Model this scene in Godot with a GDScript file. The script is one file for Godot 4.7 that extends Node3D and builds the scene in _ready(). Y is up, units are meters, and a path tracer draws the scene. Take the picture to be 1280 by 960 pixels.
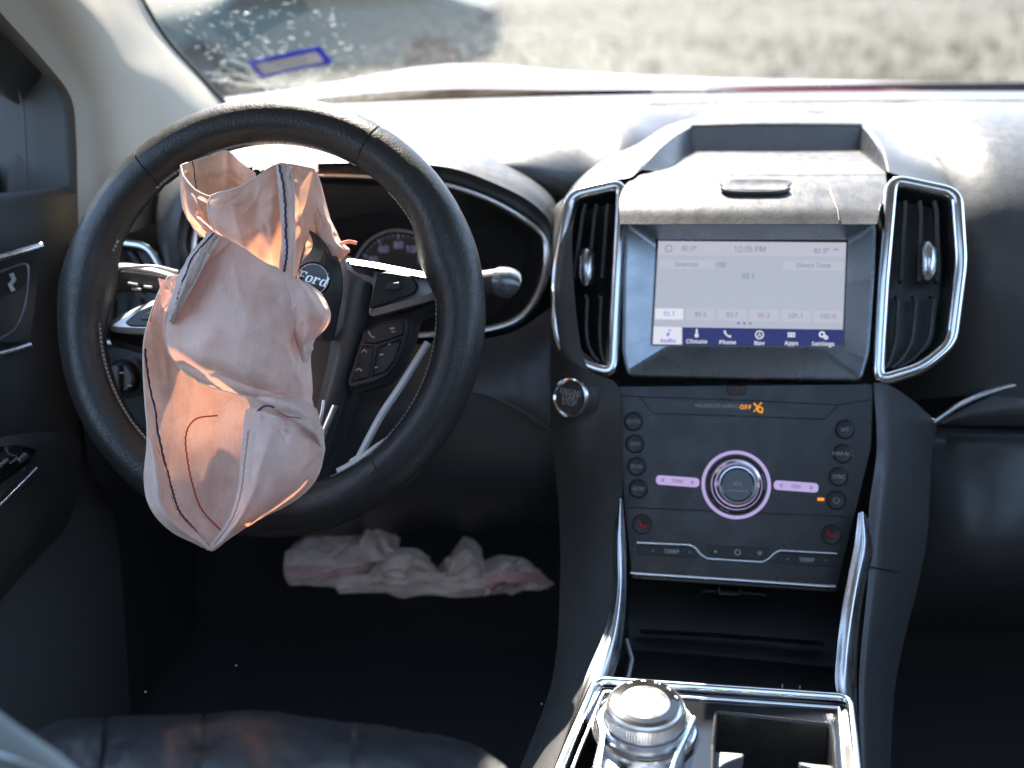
extends Node3D
# A car's cabin seen from the driver's seat side: x to the car's right, y up, z to the rear; metres.

var M := {}
var used := {}
var rng := RandomNumberGenerator.new()

func _ready():
	rng.seed = 7
	var cam := Camera3D.new(); cam.name = "camera"
	cam.position = Vector3(0, 1.28, 0); cam.rotation = Vector3(deg_to_rad(-20), deg_to_rad(8), deg_to_rad(-1.7)); cam.fov = 37.849
	cam.near = 0.05; cam.far = 400.0; cam.current = true
	add_child(cam)
	var sky_mat := ProceduralSkyMaterial.new()
	sky_mat.sky_top_color = Color(0.49, 0.59, 0.72); sky_mat.sky_horizon_color = Color(0.74, 0.82, 0.90); sky_mat.sky_curve = 0.12
	sky_mat.ground_bottom_color = Color(0.32, 0.31, 0.26); sky_mat.ground_horizon_color = Color(0.60, 0.60, 0.54)
	sky_mat.sky_energy_multiplier = 1.05
	var sky := Sky.new(); sky.sky_material = sky_mat
	var env := Environment.new(); env.background_mode = Environment.BG_SKY; env.sky = sky
	env.tonemap_mode = Environment.TONE_MAPPER_LINEAR
	env.tonemap_exposure = 6.3
	env.sdfgi_enabled = true; env.ssao_enabled = true; env.ssil_enabled = true
	var lens := CameraAttributesPhysical.new()
	lens.frustum_focal_length = 50.0; lens.exposure_aperture = 3.9; lens.frustum_focus_distance = 0.92
	var we := WorldEnvironment.new(); we.name = "daylight"; we.environment = env; we.camera_attributes = lens
	add_child(we)
	var sun := DirectionalLight3D.new(); sun.name = "sun"
	sun.light_energy = 1.6; sun.light_color = Color(1.0, 0.96, 0.90); sun.light_angular_distance = 0.5; sun.shadow_enabled = true
	var el := deg_to_rad(48.0); var az := deg_to_rad(-15.0)          # ahead of the car and a little to its left
	var to_sun := Vector3(sin(az) * cos(el), sin(el), -cos(az) * cos(el))
	sun.look_at_from_position(to_sun * 50.0, Vector3.ZERO, Vector3.UP)
	add_child(sun)
	make_materials()
	setting()
	shell()
	windscreen()
	dashboard()
	cluster()
	centre_stack()
	console()
	wheel()
	airbags()
	door()
	seat_and_floor()

# ---------------------------------------------------------------- materials
func lin(r: float, g: float, b: float) -> Color: return Color(r, g, b).linear_to_srgb()

func noise_tex(freq: float, seed_: int, size := 512, normal := false, strength := 4.0, octaves := 4, kind := FastNoiseLite.TYPE_SIMPLEX_SMOOTH, ramp: Gradient = null) -> NoiseTexture2D:
	var n := FastNoiseLite.new(); n.noise_type = kind; n.frequency = freq; n.seed = seed_; n.fractal_octaves = octaves
	var t := NoiseTexture2D.new(); t.width = size; t.height = size; t.seamless = true; t.noise = n
	t.as_normal_map = normal; t.bump_strength = strength
	if ramp: t.color_ramp = ramp
	return t

func ramp2(a: Color, b: Color, p := 0.0, q := 1.0) -> Gradient:
	var g := Gradient.new(); g.offsets = PackedFloat32Array([p, q]); g.colors = PackedColorArray([a, b]); return g

func mat(key: String, c: Color, rough: float, metal := 0.0) -> StandardMaterial3D:
	var m := StandardMaterial3D.new(); m.resource_name = key; m.albedo_color = c; m.roughness = rough; m.metallic = metal
	m.cull_mode = BaseMaterial3D.CULL_DISABLED
	M[key] = m
	return m

func grain(m: StandardMaterial3D, tex: Texture2D, scale: float, depth_cm: float):
	m.uv1_triplanar = true; m.uv1_scale = Vector3.ONE * scale
	m.heightmap_enabled = true; m.heightmap_texture = tex; m.heightmap_scale = depth_cm

func make_materials():
	var pebble := noise_tex(0.06, 3, 512, false, 1.0, 2, FastNoiseLite.TYPE_CELLULAR)
	var fine := noise_tex(0.12, 5, 512, false, 1.0, 3)
	var smear := noise_tex(0.012, 9, 512, false, 1.0, 5, FastNoiseLite.TYPE_SIMPLEX_SMOOTH, ramp2(Color(0.72, 0.72, 0.72), Color(1, 1, 1), 0.25, 0.75))
	var m := mat("door_black", lin(0.036, 0.037, 0.0375), 0.72); grain(m, pebble, 9.0, 0.012)
	m = mat("soft_black", lin(0.058, 0.0585, 0.059), 0.50); grain(m, pebble, 9.0, 0.012); m.roughness_texture = smear
	m = mat("hard_black", lin(0.036, 0.0365, 0.038), 0.46); grain(m, fine, 7.0, 0.006); m.roughness_texture = smear
	m = mat("rubber_black", lin(0.02, 0.02, 0.02), 0.8)
	m = mat("wheel_leather", lin(0.026, 0.0255, 0.025), 0.46); grain(m, pebble, 14.0, 0.030); m.roughness_texture = smear
	m = mat("seat_leather", lin(0.020, 0.020, 0.022), 0.38); grain(m, pebble, 10.0, 0.03); m.roughness_texture = smear
	m = mat("chrome", lin(0.82, 0.83, 0.84), 0.20, 1.0); m.roughness_texture = smear
	m = mat("bright_satin", lin(0.66, 0.67, 0.68), 0.50, 0.9)
	m = mat("satin", lin(0.66, 0.68, 0.71), 0.33, 1.0); m.roughness_texture = smear
	m = mat("knurled", lin(0.70, 0.71, 0.72), 0.34, 1.0)
	m = mat("piano_black", lin(0.008, 0.008, 0.009), 0.10); m.clearcoat_enabled = true; m.clearcoat = 0.6; m.clearcoat_roughness = 0.06
	m = mat("panel_black", lin(0.020, 0.020, 0.021), 0.36); m.roughness_texture = smear; m.uv1_triplanar = true; m.uv1_scale = Vector3.ONE * 5.0
	m = mat("button_black", lin(0.012, 0.012, 0.012), 0.40)
	m = mat("bezel_grey", lin(0.22, 0.25, 0.28), 0.34, 0.7); m.roughness_texture = smear; m.uv1_triplanar = true; m.uv1_scale = Vector3.ONE * 5.0
	m = mat("fin_grey", lin(0.13, 0.145, 0.155), 0.5)
	m = mat("legend_grey", lin(0.42, 0.42, 0.42), 0.6)
	m = mat("white_plastic", lin(0.72, 0.73, 0.74), 0.40)
	m.subsurf_scatter_enabled = true; m.subsurf_scatter_strength = 0.15
	m = mat("pillar_cloth", lin(0.40, 0.365, 0.30), 0.92); grain(m, fine, 16.0, 0.02)
	m = mat("headliner", lin(0.50, 0.48, 0.43), 0.95)
	m = mat("carpet", lin(0.050, 0.051, 0.052), 0.95); grain(m, fine, 12.0, 0.2)
	m = mat("belt_webbing", lin(0.30, 0.32, 0.30), 0.8)
	m = mat("red_paint", lin(0.34, 0.016, 0.022), 0.30); m.clearcoat_enabled = true; m.clearcoat = 1.0; m.clearcoat_roughness = 0.08
	m = mat("glass", Color(0.0, 0.0, 0.0, 0.14), 0.02); m.transparency = BaseMaterial3D.TRANSPARENCY_ALPHA
	m = mat("tinted_glass", Color(0.0, 0.0, 0.0, 0.18), 0.02); m.transparency = BaseMaterial3D.TRANSPARENCY_ALPHA
	m = mat("privacy_glass", Color(0.0, 0.0, 0.0, 0.78), 0.02); m.transparency = BaseMaterial3D.TRANSPARENCY_ALPHA
	m = mat("crushed_glass", Color(0.74, 0.77, 0.75, 1.0), 0.45); m.backlight_enabled = true; m.backlight = Color(0.5, 0.53, 0.5)
	m = mat("navy_thread", lin(0.030, 0.035, 0.085), 0.8)
	m = mat("red_thread", lin(0.45, 0.05, 0.05), 0.8)
	m = mat("pale_thread", lin(0.42, 0.40, 0.37), 0.8)
	m = mat("pink_thread", lin(0.45, 0.22, 0.17), 0.8)
	# airbag cloth: coated nylon that lets light through
	var weave := noise_tex(0.35, 21, 256, false, 1.0, 1)
	var stains := noise_tex(0.010, 31, 512, false, 1.0, 5, FastNoiseLite.TYPE_SIMPLEX_SMOOTH, ramp2(Color(0.965, 0.95, 0.94), Color(1.0, 0.985, 0.975), 0.3, 0.7))
	m = mat("airbag_cloth", lin(0.90, 0.765, 0.68), 0.58); grain(m, weave, 70.0, 0.0025); m.albedo_texture = stains
	m.backlight_enabled = true; m.backlight = Color(0.98, 0.75, 0.59); m.rim_enabled = true; m.rim = 0.3
	m = mat("airbag_lined", lin(0.90, 0.765, 0.69), 0.60); grain(m, weave, 70.0, 0.0025); m.albedo_texture = stains
	m.backlight_enabled = true; m.backlight = Color(0.70, 0.52, 0.41); m.rim_enabled = true; m.rim = 0.3
	m = mat("airbag_hem", lin(0.78, 0.66, 0.60), 0.7)
	m = mat("airbag_dull", lin(0.70, 0.58, 0.55), 0.75); grain(m, weave, 30.0, 0.012); m.albedo_texture = stains
	m.backlight_enabled = true; m.backlight = Color(0.40, 0.28, 0.24)
	m = mat("airbag_pink", lin(0.62, 0.33, 0.31), 0.8)
	var soil := noise_tex(0.012, 37, 512, false, 1.0, 6, FastNoiseLite.TYPE_SIMPLEX_SMOOTH, ramp2(Color(0.93, 0.90, 0.885), Color(1, 1, 1), 0.30, 0.62))
	for key in ["airbag_cloth", "airbag_lined", "airbag_dull"]:
		m = M[key]; m.detail_enabled = true; m.detail_albedo = soil; m.detail_blend_mode = BaseMaterial3D.BLEND_MODE_MUL; m.detail_uv_layer = BaseMaterial3D.DETAIL_UV_2
		m.uv2_triplanar = true; m.uv2_scale = Vector3.ONE * 5.0
	# things that give off light
	m = glow("screen_light", Color(0.74, 0.76, 0.81), 0.13)
	m = glow("screen_pale", Color(0.80, 0.80, 0.86), 0.125)
	m = glow("screen_navy", Color(0.16, 0.18, 0.44), 0.13)
	m = glow("screen_white", Color(0.92, 0.92, 0.96), 0.135)
	m = glow("screen_text", Color(0.50, 0.53, 0.60), 0.11)
	m = glow("screen_blue", Color(0.36, 0.40, 0.90), 0.13)
	m = glow("violet_light", Color(0.80, 0.72, 0.94), 0.12)
	m = glow("amber_light", Color(1.0, 0.62, 0.10), 0.16)
	m = glow("red_light", Color(0.62, 0.05, 0.12), 0.045)
	m = glow("dial_light", Color(0.70, 0.74, 0.92), 0.05)

func glow(key: String, c: Color, e: float) -> StandardMaterial3D:
	var m := mat(key, c.darkened(0.6), 0.4); m.emission_enabled = true; m.emission = c; m.emission_energy_multiplier = e
	return m

# ---------------------------------------------------------------- building helpers
func numbered(called: String) -> String:
	var k: int = used.get(called, -1) + 1
	used[called] = k
	return called if k == 0 else "%s_%03d" % [called, k]

func tag(o: Node, label := "", category := "", group := "", kind := ""):
	if label: o.set_meta("label", label)
	if category: o.set_meta("category", category)
	if group: o.set_meta("group", group)
	if kind: o.set_meta("kind", kind)

func thing(called: String, label: String, category: String, at := Transform3D(), group := "") -> Node3D:
	var o := Node3D.new(); o.name = numbered(called); o.transform = at
	tag(o, label, category, group); add_child(o)
	return o

func part(parent: Node3D, called: String, mesh: Mesh, m: Material, at := Transform3D()) -> MeshInstance3D:
	var o := MeshInstance3D.new(); o.name = called; o.mesh = mesh; o.material_override = m; o.transform = at
	parent.add_child(o, true)
	return o

func whole(parent: Node3D) -> Transform3D:                           # the whole transform of a node that is not moved by anything but its parents
	var t := parent.transform
	var p := parent.get_parent()
	while p is Node3D and p != self:
		t = (p as Node3D).transform * t
		p = p.get_parent()
	return t

func wpart(parent: Node3D, called: String, mesh: Mesh, m: Material) -> MeshInstance3D:   # a part whose mesh is given in the car's axes
	return part(parent, called, mesh, m, whole(parent).affine_inverse())

func base(p: Vector3) -> Transform3D: return Transform3D(Basis(), p)

func cr(a, b, c, d, t: float):
	return 0.5 * ((2.0 * b) + (c - a) * t + (2.0 * a - 5.0 * b + 4.0 * c - d) * t * t + (3.0 * b - a - 3.0 * c + d) * t * t * t)

func curve(pts: Array, sub: int, closed := false) -> Array:          # Catmull-Rom through the points
	var out := []
	var n := pts.size()
	var last := n if closed else n - 1
	for i in last:
		var a = pts[(i - 1 + n) % n] if closed or i > 0 else 2.0 * pts[0] - pts[1]
		var b = pts[i]
		var c = pts[(i + 1) % n]
		var d = pts[(i + 2) % n] if closed or i + 2 < n else 2.0 * pts[n - 1] - pts[n - 2]
		for k in sub: out.append(cr(a, b, c, d, float(k) / sub))
	if not closed: out.append(pts[n - 1])
	return out

func dense(ctrl: Array, su: int, sv: int) -> Array:                  # rows of points -> a fine grid
	var rows := []
	for r in ctrl: rows.append(curve(r, su))
	var out := []
	for j in rows[0].size():
		var col := []
		for r in rows: col.append(r[j])
		out.append(curve(col, sv))
	var t := []                                                      # back to rows
	for i in out[0].size():
		var row := []
		for j in out.size(): row.append(out[j][i])
		t.append(row)
	return t

func grid_normals(g: Array) -> Array:
	var out := []
	var h := g.size()
	var w: int = g[0].size()
	for i in h:
		var row := []
		for j in w:
			var du: Vector3 = g[i][mini(j + 1, w - 1)] - g[i][maxi(j - 1, 0)]
			var dv: Vector3 = g[mini(i + 1, h - 1)][j] - g[maxi(i - 1, 0)][j]
			var n := dv.cross(du)
			row.append(n.normalized() if n.length() > 1e-12 else Vector3.UP)
		out.append(row)
	return out

func crease(g: Array, noise: FastNoiseLite, amount: float, stretch := Vector3.ONE) -> Array:   # push a fine grid about along its normals
	var ns := grid_normals(g)
	for i in g.size():
		for j in g[0].size():
			var p: Vector3 = g[i][j]
			var q := p * stretch
			g[i][j] = p + ns[i][j] * noise.get_noise_3d(q.x, q.y, q.z) * amount
	return g

func skin(g: Array, uvs := Vector2.ONE) -> ArrayMesh:                # a fine grid -> a smooth mesh
	var h := g.size()
	var w: int = g[0].size()
	var ns := grid_normals(g)
	var v := PackedVector3Array(); var n := PackedVector3Array(); var uv := PackedVector2Array(); var ix := PackedInt32Array()
	for i in h:
		for j in w:
			v.append(g[i][j]); n.append(ns[i][j]); uv.append(Vector2(float(j) / (w - 1), float(i) / (h - 1)) * uvs)
	for i in h - 1:
		for j in w - 1:
			var a := i * w + j
			ix.append_array([a, a + 1, a + w, a + 1, a + w + 1, a + w])
	return arrays(v, n, uv, ix)

func arrays(v: PackedVector3Array, n: PackedVector3Array, uv: PackedVector2Array, ix: PackedInt32Array) -> ArrayMesh:
	for k in range(0, ix.size(), 3):                                    # faces run clockwise as seen from where their normals point
		var p := v[ix[k]]
		if (v[ix[k + 2]] - p).cross(v[ix[k + 1]] - p).dot(n[ix[k]] + n[ix[k + 1]] + n[ix[k + 2]]) < 0.0:
			var q := ix[k + 1]
			ix[k + 1] = ix[k + 2]; ix[k + 2] = q
	var a := []
	a.resize(Mesh.ARRAY_MAX)
	a[Mesh.ARRAY_VERTEX] = v; a[Mesh.ARRAY_NORMAL] = n; a[Mesh.ARRAY_TEX_UV] = uv; a[Mesh.ARRAY_INDEX] = ix
	var m := ArrayMesh.new(); m.add_surface_from_arrays(Mesh.PRIMITIVE_TRIANGLES, a)
	return m

func sheet(ctrl: Array, su := 6, sv := 6) -> ArrayMesh: return skin(dense(ctrl, su, sv))

func tube(path: Array, r, sides := 10, closed := false, flat := 1.0, up := Vector3.ZERO) -> ArrayMesh:   # r: a number or one per point; flat squeezes along "up"
	var n := path.size()
	var rows := []
	var prev := Vector3.ZERO
	for i in n + (1 if closed else 0):
		var k := i % n
		var a: Vector3 = path[(k - 1 + n) % n] if closed or k > 0 else path[0]
		var b: Vector3 = path[(k + 1) % n] if closed or k < n - 1 else path[n - 1]
		var t := (b - a).normalized()
		var u := up
		if u == Vector3.ZERO:
			u = prev if prev != Vector3.ZERO else (Vector3.UP if absf(t.y) < 0.9 else Vector3.RIGHT)
		u = (u - t * u.dot(t)).normalized()
		prev = u
		var s := t.cross(u)
		var rad: float = r[k] if r is Array else r
		var row := []
		for q in sides + 1:
			var ang := TAU * q / sides
			row.append(path[k] + s * cos(ang) * rad + u * sin(ang) * rad * flat)
		rows.append(row)
	if not closed:
		var cap0 := []; var cap1 := []
		for q in sides + 1: cap0.append(path[0]); cap1.append(path[n - 1])
		rows.push_front(cap0); rows.push_back(cap1)
	# normals straight from the section, so that the seam does not show
	var v := PackedVector3Array(); var nn := PackedVector3Array(); var uv := PackedVector2Array(); var ix := PackedInt32Array()
	var h := rows.size()
	for i in h:
		var c := Vector3.ZERO
		for q in sides: c += rows[i][q]
		c /= sides
		for q in sides + 1:
			v.append(rows[i][q])
			var d: Vector3 = rows[i][q] - c
			if d.length() < 1e-9:
				d = (rows[0][0] - rows[1][0] + rows[0][0] - rows[1][sides / 2]) if i == 0 else (rows[h - 1][0] - rows[h - 2][0] + rows[h - 1][0] - rows[h - 2][sides / 2])
			nn.append(d.normalized()); uv.append(Vector2(float(q) / sides, float(i) / h))
	for i in h - 1:
		for q in sides:
			var a := i * (sides + 1) + q
			ix.append_array([a, a + sides + 1, a + 1, a + 1, a + sides + 1, a + sides + 2])
	return arrays(v, nn, uv, ix)

func lathe(profile: Array, segs := 48) -> ArrayMesh:                 # (radius, height) pairs; the axis is z; edges between profile points are hard
	var v := PackedVector3Array(); var n := PackedVector3Array(); var uv := PackedVector2Array(); var ix := PackedInt32Array()
	for i in profile.size() - 1:
		var a: Vector2 = profile[i]; var b: Vector2 = profile[i + 1]
		var d := (b - a).normalized()
		var o := v.size()
		for k in segs + 1:
			var t := TAU * k / segs
			for e in [a, b]:
				v.append(Vector3(cos(t) * e.x, sin(t) * e.x, e.y)); n.append(Vector3(cos(t) * d.y, sin(t) * d.y, -d.x)); uv.append(Vector2(t / TAU, e.y * 20.0))
		for k in segs:
			var q := o + k * 2
			ix.append_array([q, q + 1, q + 3, q, q + 3, q + 2])
	return arrays(v, n, uv, ix)

func inset(poly: Array, d: float) -> Array:                          # each corner moved inwards (for a polygon that runs clockwise or not)
	var n := poly.size()
	var area := 0.0
	for i in n: area += poly[i].cross(poly[(i + 1) % n])
	var sg := 1.0 if area > 0 else -1.0
	var out := []
	for i in n:
		var p: Vector2 = poly[i]
		var e0: Vector2 = (p - poly[(i - 1 + n) % n]).normalized()
		var e1: Vector2 = (poly[(i + 1) % n] - p).normalized()
		var n0 := Vector2(-e0.y, e0.x) * sg; var n1 := Vector2(-e1.y, e1.x) * sg
		var bis := (n0 + n1)
		bis = bis.normalized() if bis.length() > 1e-6 else n0
		out.append(p + bis * d / maxf(0.5, bis.dot(n0)))
	return out

func rounded(poly: Array, r: float, k := 5) -> Array:                # corners replaced by arcs
	var n := poly.size()
	var out := []
	for i in n:
		var p: Vector2 = poly[i]
		var a: Vector2 = poly[(i - 1 + n) % n]; var b: Vector2 = poly[(i + 1) % n]
		var ra := minf(r, p.distance_to(a) * 0.45); var rb := minf(r, p.distance_to(b) * 0.45)
		var s := p + (a - p).normalized() * ra; var e := p + (b - p).normalized() * rb
		for q in k + 1:
			var t := float(q) / k
			out.append(s.lerp(p, t).lerp(p.lerp(e, t), t))
	return out

func box_poly(w: float, h: float) -> Array:
	return [Vector2(-w / 2, -h / 2), Vector2(w / 2, -h / 2), Vector2(w / 2, h / 2), Vector2(-w / 2, h / 2)]

func plate(poly: Array, h0: float, h1: float, bev := 0.0008) -> ArrayMesh:   # a polygon raised from h0 to h1 along z, its front edge bevelled
	var st := SurfaceTool.new(); st.begin(Mesh.PRIMITIVE_TRIANGLES)
	var top := inset(poly, bev)
	var loops := [[poly, h0], [poly, h1 - bev], [top, h1]]
	var n := poly.size()
	for l in 2:
		for i in n:
			var a: Vector2 = loops[l][0][i]; var b: Vector2 = loops[l][0][(i + 1) % n]
			var c: Vector2 = loops[l + 1][0][(i + 1) % n]; var d: Vector2 = loops[l + 1][0][i]
			var z0: float = loops[l][1]; var z1: float = loops[l + 1][1]
			quad(st, Vector3(a.x, a.y, z0), Vector3(b.x, b.y, z0), Vector3(c.x, c.y, z1), Vector3(d.x, d.y, z1))
	for side in [[top, h1], [poly, h0]]:
		var tri := Geometry2D.triangulate_polygon(PackedVector2Array(side[0]))
		for k in range(0, tri.size(), 3):
			if ((side[0][tri[k + 2]] - side[0][tri[k]]).cross(side[0][tri[k + 1]] - side[0][tri[k]]) > 0.0) != (side[1] == h1):
				var q := tri[k + 1]
				tri[k + 1] = tri[k + 2]; tri[k + 2] = q
		for k in tri:
			st.set_normal(Vector3(0, 0, 1 if side[1] == h1 else -1)); st.set_uv(side[0][k]); st.add_vertex(Vector3(side[0][k].x, side[0][k].y, side[1]))
	return st.commit()

func quad(st: SurfaceTool, a: Vector3, b: Vector3, c: Vector3, d: Vector3):
	var n := (c - a).cross(b - a).normalized()
	if n.length() < 0.5: n = (d - a).cross(c - a).normalized()
	for p in [a, b, c, a, c, d]:
		st.set_normal(n); st.set_uv(Vector2(p.x, p.y)); st.add_vertex(p)

func bands(loops: Array, closed := true) -> ArrayMesh:               # strips between loops of equal length, flat shaded across, e.g. a funnel
	var st := SurfaceTool.new(); st.begin(Mesh.PRIMITIVE_TRIANGLES)
	for l in loops.size() - 1:
		var n: int = loops[l].size()
		for i in (n if closed else n - 1):
			quad(st, loops[l][i], loops[l][(i + 1) % n], loops[l + 1][(i + 1) % n], loops[l + 1][i])
	return st.commit()

func lift(poly: Array, h: float) -> Array:
	var out := []
	for p in poly: out.append(Vector3(p.x, p.y, h))
	return out

func bar(a: Vector3, b: Vector3, w: float, t: float, up := Vector3.UP) -> ArrayMesh:   # a straight bevelled bar
	return tube([a, a.lerp(b, 0.02), a.lerp(b, 0.98), b], w / 2, 8, false, t / w, up)

func block(size: Vector3, bev := 0.003) -> ArrayMesh:
	return plate(rounded(box_poly(size.x, size.y), bev * 2, 3), -size.z / 2, size.z / 2, bev)

func words(text: String, height: float, m_depth := 0.0004, bold := false, mono := false) -> TextMesh:
	var f := SystemFont.new(); f.font_names = PackedStringArray(["Droid Sans Mono" if mono else "Droid Sans"])
	if bold: f.font_weight = 700
	var t := TextMesh.new(); t.font = f; t.text = text; t.font_size = 32; t.pixel_size = height / 24.0; t.depth = m_depth; t.curve_step = 2.0
	return t

func put(x: float, y: float, h := 0.0, turn := 0.0) -> Transform3D: return Transform3D(Basis(Vector3(0, 0, 1), turn), Vector3(x, y, h))
func put2(p: Vector2, h := 0.0, turn := 0.0) -> Transform3D: return put(p.x, p.y, h, turn)

func fnoise(freq: float, seed_: int, oct := 3, ridged := false) -> FastNoiseLite:
	var n := FastNoiseLite.new(); n.noise_type = FastNoiseLite.TYPE_SIMPLEX_SMOOTH; n.frequency = freq; n.seed = seed_; n.fractal_octaves = oct
	if ridged: n.fractal_type = FastNoiseLite.FRACTAL_RIDGED
	return n

# ---------------------------------------------------------------- outside and the car's body
func setting():
	var blotch := noise_tex(0.012, 41, 1024, false, 1.0, 6, FastNoiseLite.TYPE_SIMPLEX_SMOOTH, ramp2(lin(0.025, 0.0245, 0.012), lin(0.041, 0.0385, 0.021), 0.3, 0.7))
	var streak := noise_tex(0.03, 43, 512, false, 1.0, 4, FastNoiseLite.TYPE_SIMPLEX_SMOOTH, ramp2(Color(0.78, 0.79, 0.73), Color(1, 1, 1), 0.3, 0.65))
	var m := mat("dry_grass", Color.WHITE, 0.95); m.albedo_texture = blotch; m.uv1_triplanar = true; m.uv1_world_triplanar = true; m.uv1_scale = Vector3(0.03, 0.06, 0.35)
	m.detail_enabled = true; m.detail_albedo = streak; m.detail_blend_mode = BaseMaterial3D.BLEND_MODE_MUL; m.detail_uv_layer = BaseMaterial3D.DETAIL_UV_2
	m.uv2_triplanar = true; m.uv2_world_triplanar = true; m.uv2_scale = Vector3(0.2, 0.5, 1.4)
	var g := []
	var un := fnoise(0.05, 77)
	for i in 61:
		var row := []
		for j in 61:
			var x := -90.0 + j * 3.0; var z := -150.0 + i * 3.0
			row.append(Vector3(x, un.get_noise_2d(x, z) * 0.12 - 0.05 if absf(x) + absf(z) > 8.0 else -0.05, z))
		g.append(row)
	var o := MeshInstance3D.new(); o.name = "ground"; o.mesh = skin(g); o.material_override = M.dry_grass; tag(o, "field of dry yellow grass in front of the car", "ground", "", "structure"); add_child(o)
	# tufts of standing dry grass
	var blade := SurfaceTool.new(); blade.begin(Mesh.PRIMITIVE_TRIANGLES)
	for k in 12:
		var a := rng.randf() * TAU; var r := rng.randf() * 0.10; var h := rng.randf_range(0.06, 0.20)
		var p := Vector3(cos(a) * r, 0, sin(a) * r); var s := Vector3(cos(a + 1.6), 0, sin(a + 1.6)) * 0.006
		var tip := p + Vector3(rng.randf_range(-0.06, 0.06), h, rng.randf_range(-0.06, 0.06))
		for q in [p - s, p + s, tip]: blade.set_normal(Vector3(0, 0.8, 0.6)); blade.add_vertex(q)
	var tuft := blade.commit()
	var gm := mat("straw", lin(0.05, 0.047, 0.026), 0.9); gm.vertex_color_use_as_albedo = true
	var mm := MultiMesh.new(); mm.transform_format = MultiMesh.TRANSFORM_3D; mm.use_colors = true; mm.mesh = tuft; mm.instance_count = 9000
	for k in 9000:
		var z := -4.0 - pow(rng.randf(), 1.6) * 60.0
		var x := rng.randf_range(-0.75, 0.6) * (8.0 + absf(z)) * 0.8
		var s := rng.randf_range(0.7, 1.7)
		mm.set_instance_transform(k, Transform3D(Basis(Vector3.UP, rng.randf() * TAU).scaled(Vector3(s, s, s)), Vector3(x, -0.1, z)))
		var c := rng.randf_range(0.55, 1.15); mm.set_instance_color(k, Color(c, c * rng.randf_range(0.92, 1.06), c * rng.randf_range(0.8, 1.1)))
	var mi := MultiMeshInstance3D.new(); mi.name = "dry_grass_tufts"; mi.multimesh = mm; mi.material_override = gm
	tag(mi, "tufts of dry straw coloured grass standing in the field", "grass", "", "stuff"); add_child(mi)
	parked_car()

func parked_car():
	var t := thing("parked_car", "dark parked car standing on the grass ahead, seen blurred through the windscreen", "car", Transform3D(Basis(Vector3.UP, 0.12), Vector3(-4.3, 0, -14.5)))
	var side := [Vector2(-2.2, 0.35), Vector2(-2.25, 0.75), Vector2(-2.05, 0.95), Vector2(-1.3, 1.0), Vector2(-0.55, 1.45), Vector2(0.9, 1.48), Vector2(1.75, 1.05), Vector2(2.2, 0.95), Vector2(2.25, 0.4), Vector2(1.8, 0.25), Vector2(-1.8, 0.25)]
	var pm := mat("grey_green_paint", lin(0.10, 0.115, 0.10), 0.8)
	part(t, "body", plate(rounded(side, 0.25, 4), -0.85, 0.85, 0.08), pm)
	for s in [-1, 1]:
		part(t, "side_window", plate([Vector2(-1.05, 1.02), Vector2(-0.5, 1.36), Vector2(0.15, 1.38), Vector2(0.15, 1.02)], 0.855 * s, 0.865 * s, 0.003), M.piano_black)
		part(t, "side_window", plate([Vector2(0.22, 1.02), Vector2(0.22, 1.38), Vector2(0.85, 1.38), Vector2(1.45, 1.04)], 0.855 * s, 0.865 * s, 0.003), M.piano_black)
		part(t, "tail_light", plate(rounded(box_poly(0.22, 0.14), 0.03), 0.80 * s, 0.865 * s, 0.004), M.hard_black, put(2.1, 0.86))
		for x in [-1.4, 1.4]:
			var w := part(t, "wheel", lathe([Vector2(0.0, -0.1), Vector2(0.33, -0.1), Vector2(0.33, 0.1), Vector2(0.22, 0.11), Vector2(0.2, 0.06), Vector2(0.0, 0.06)], 28), M.rubber_black, put(x, 0.32, 0.78 * s))
			part(w, "rim", lathe([Vector2(0.0, 0.1 * s), Vector2(0.19, 0.11 * s), Vector2(0.2, 0.07 * s)], 24), M.hard_black)

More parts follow.
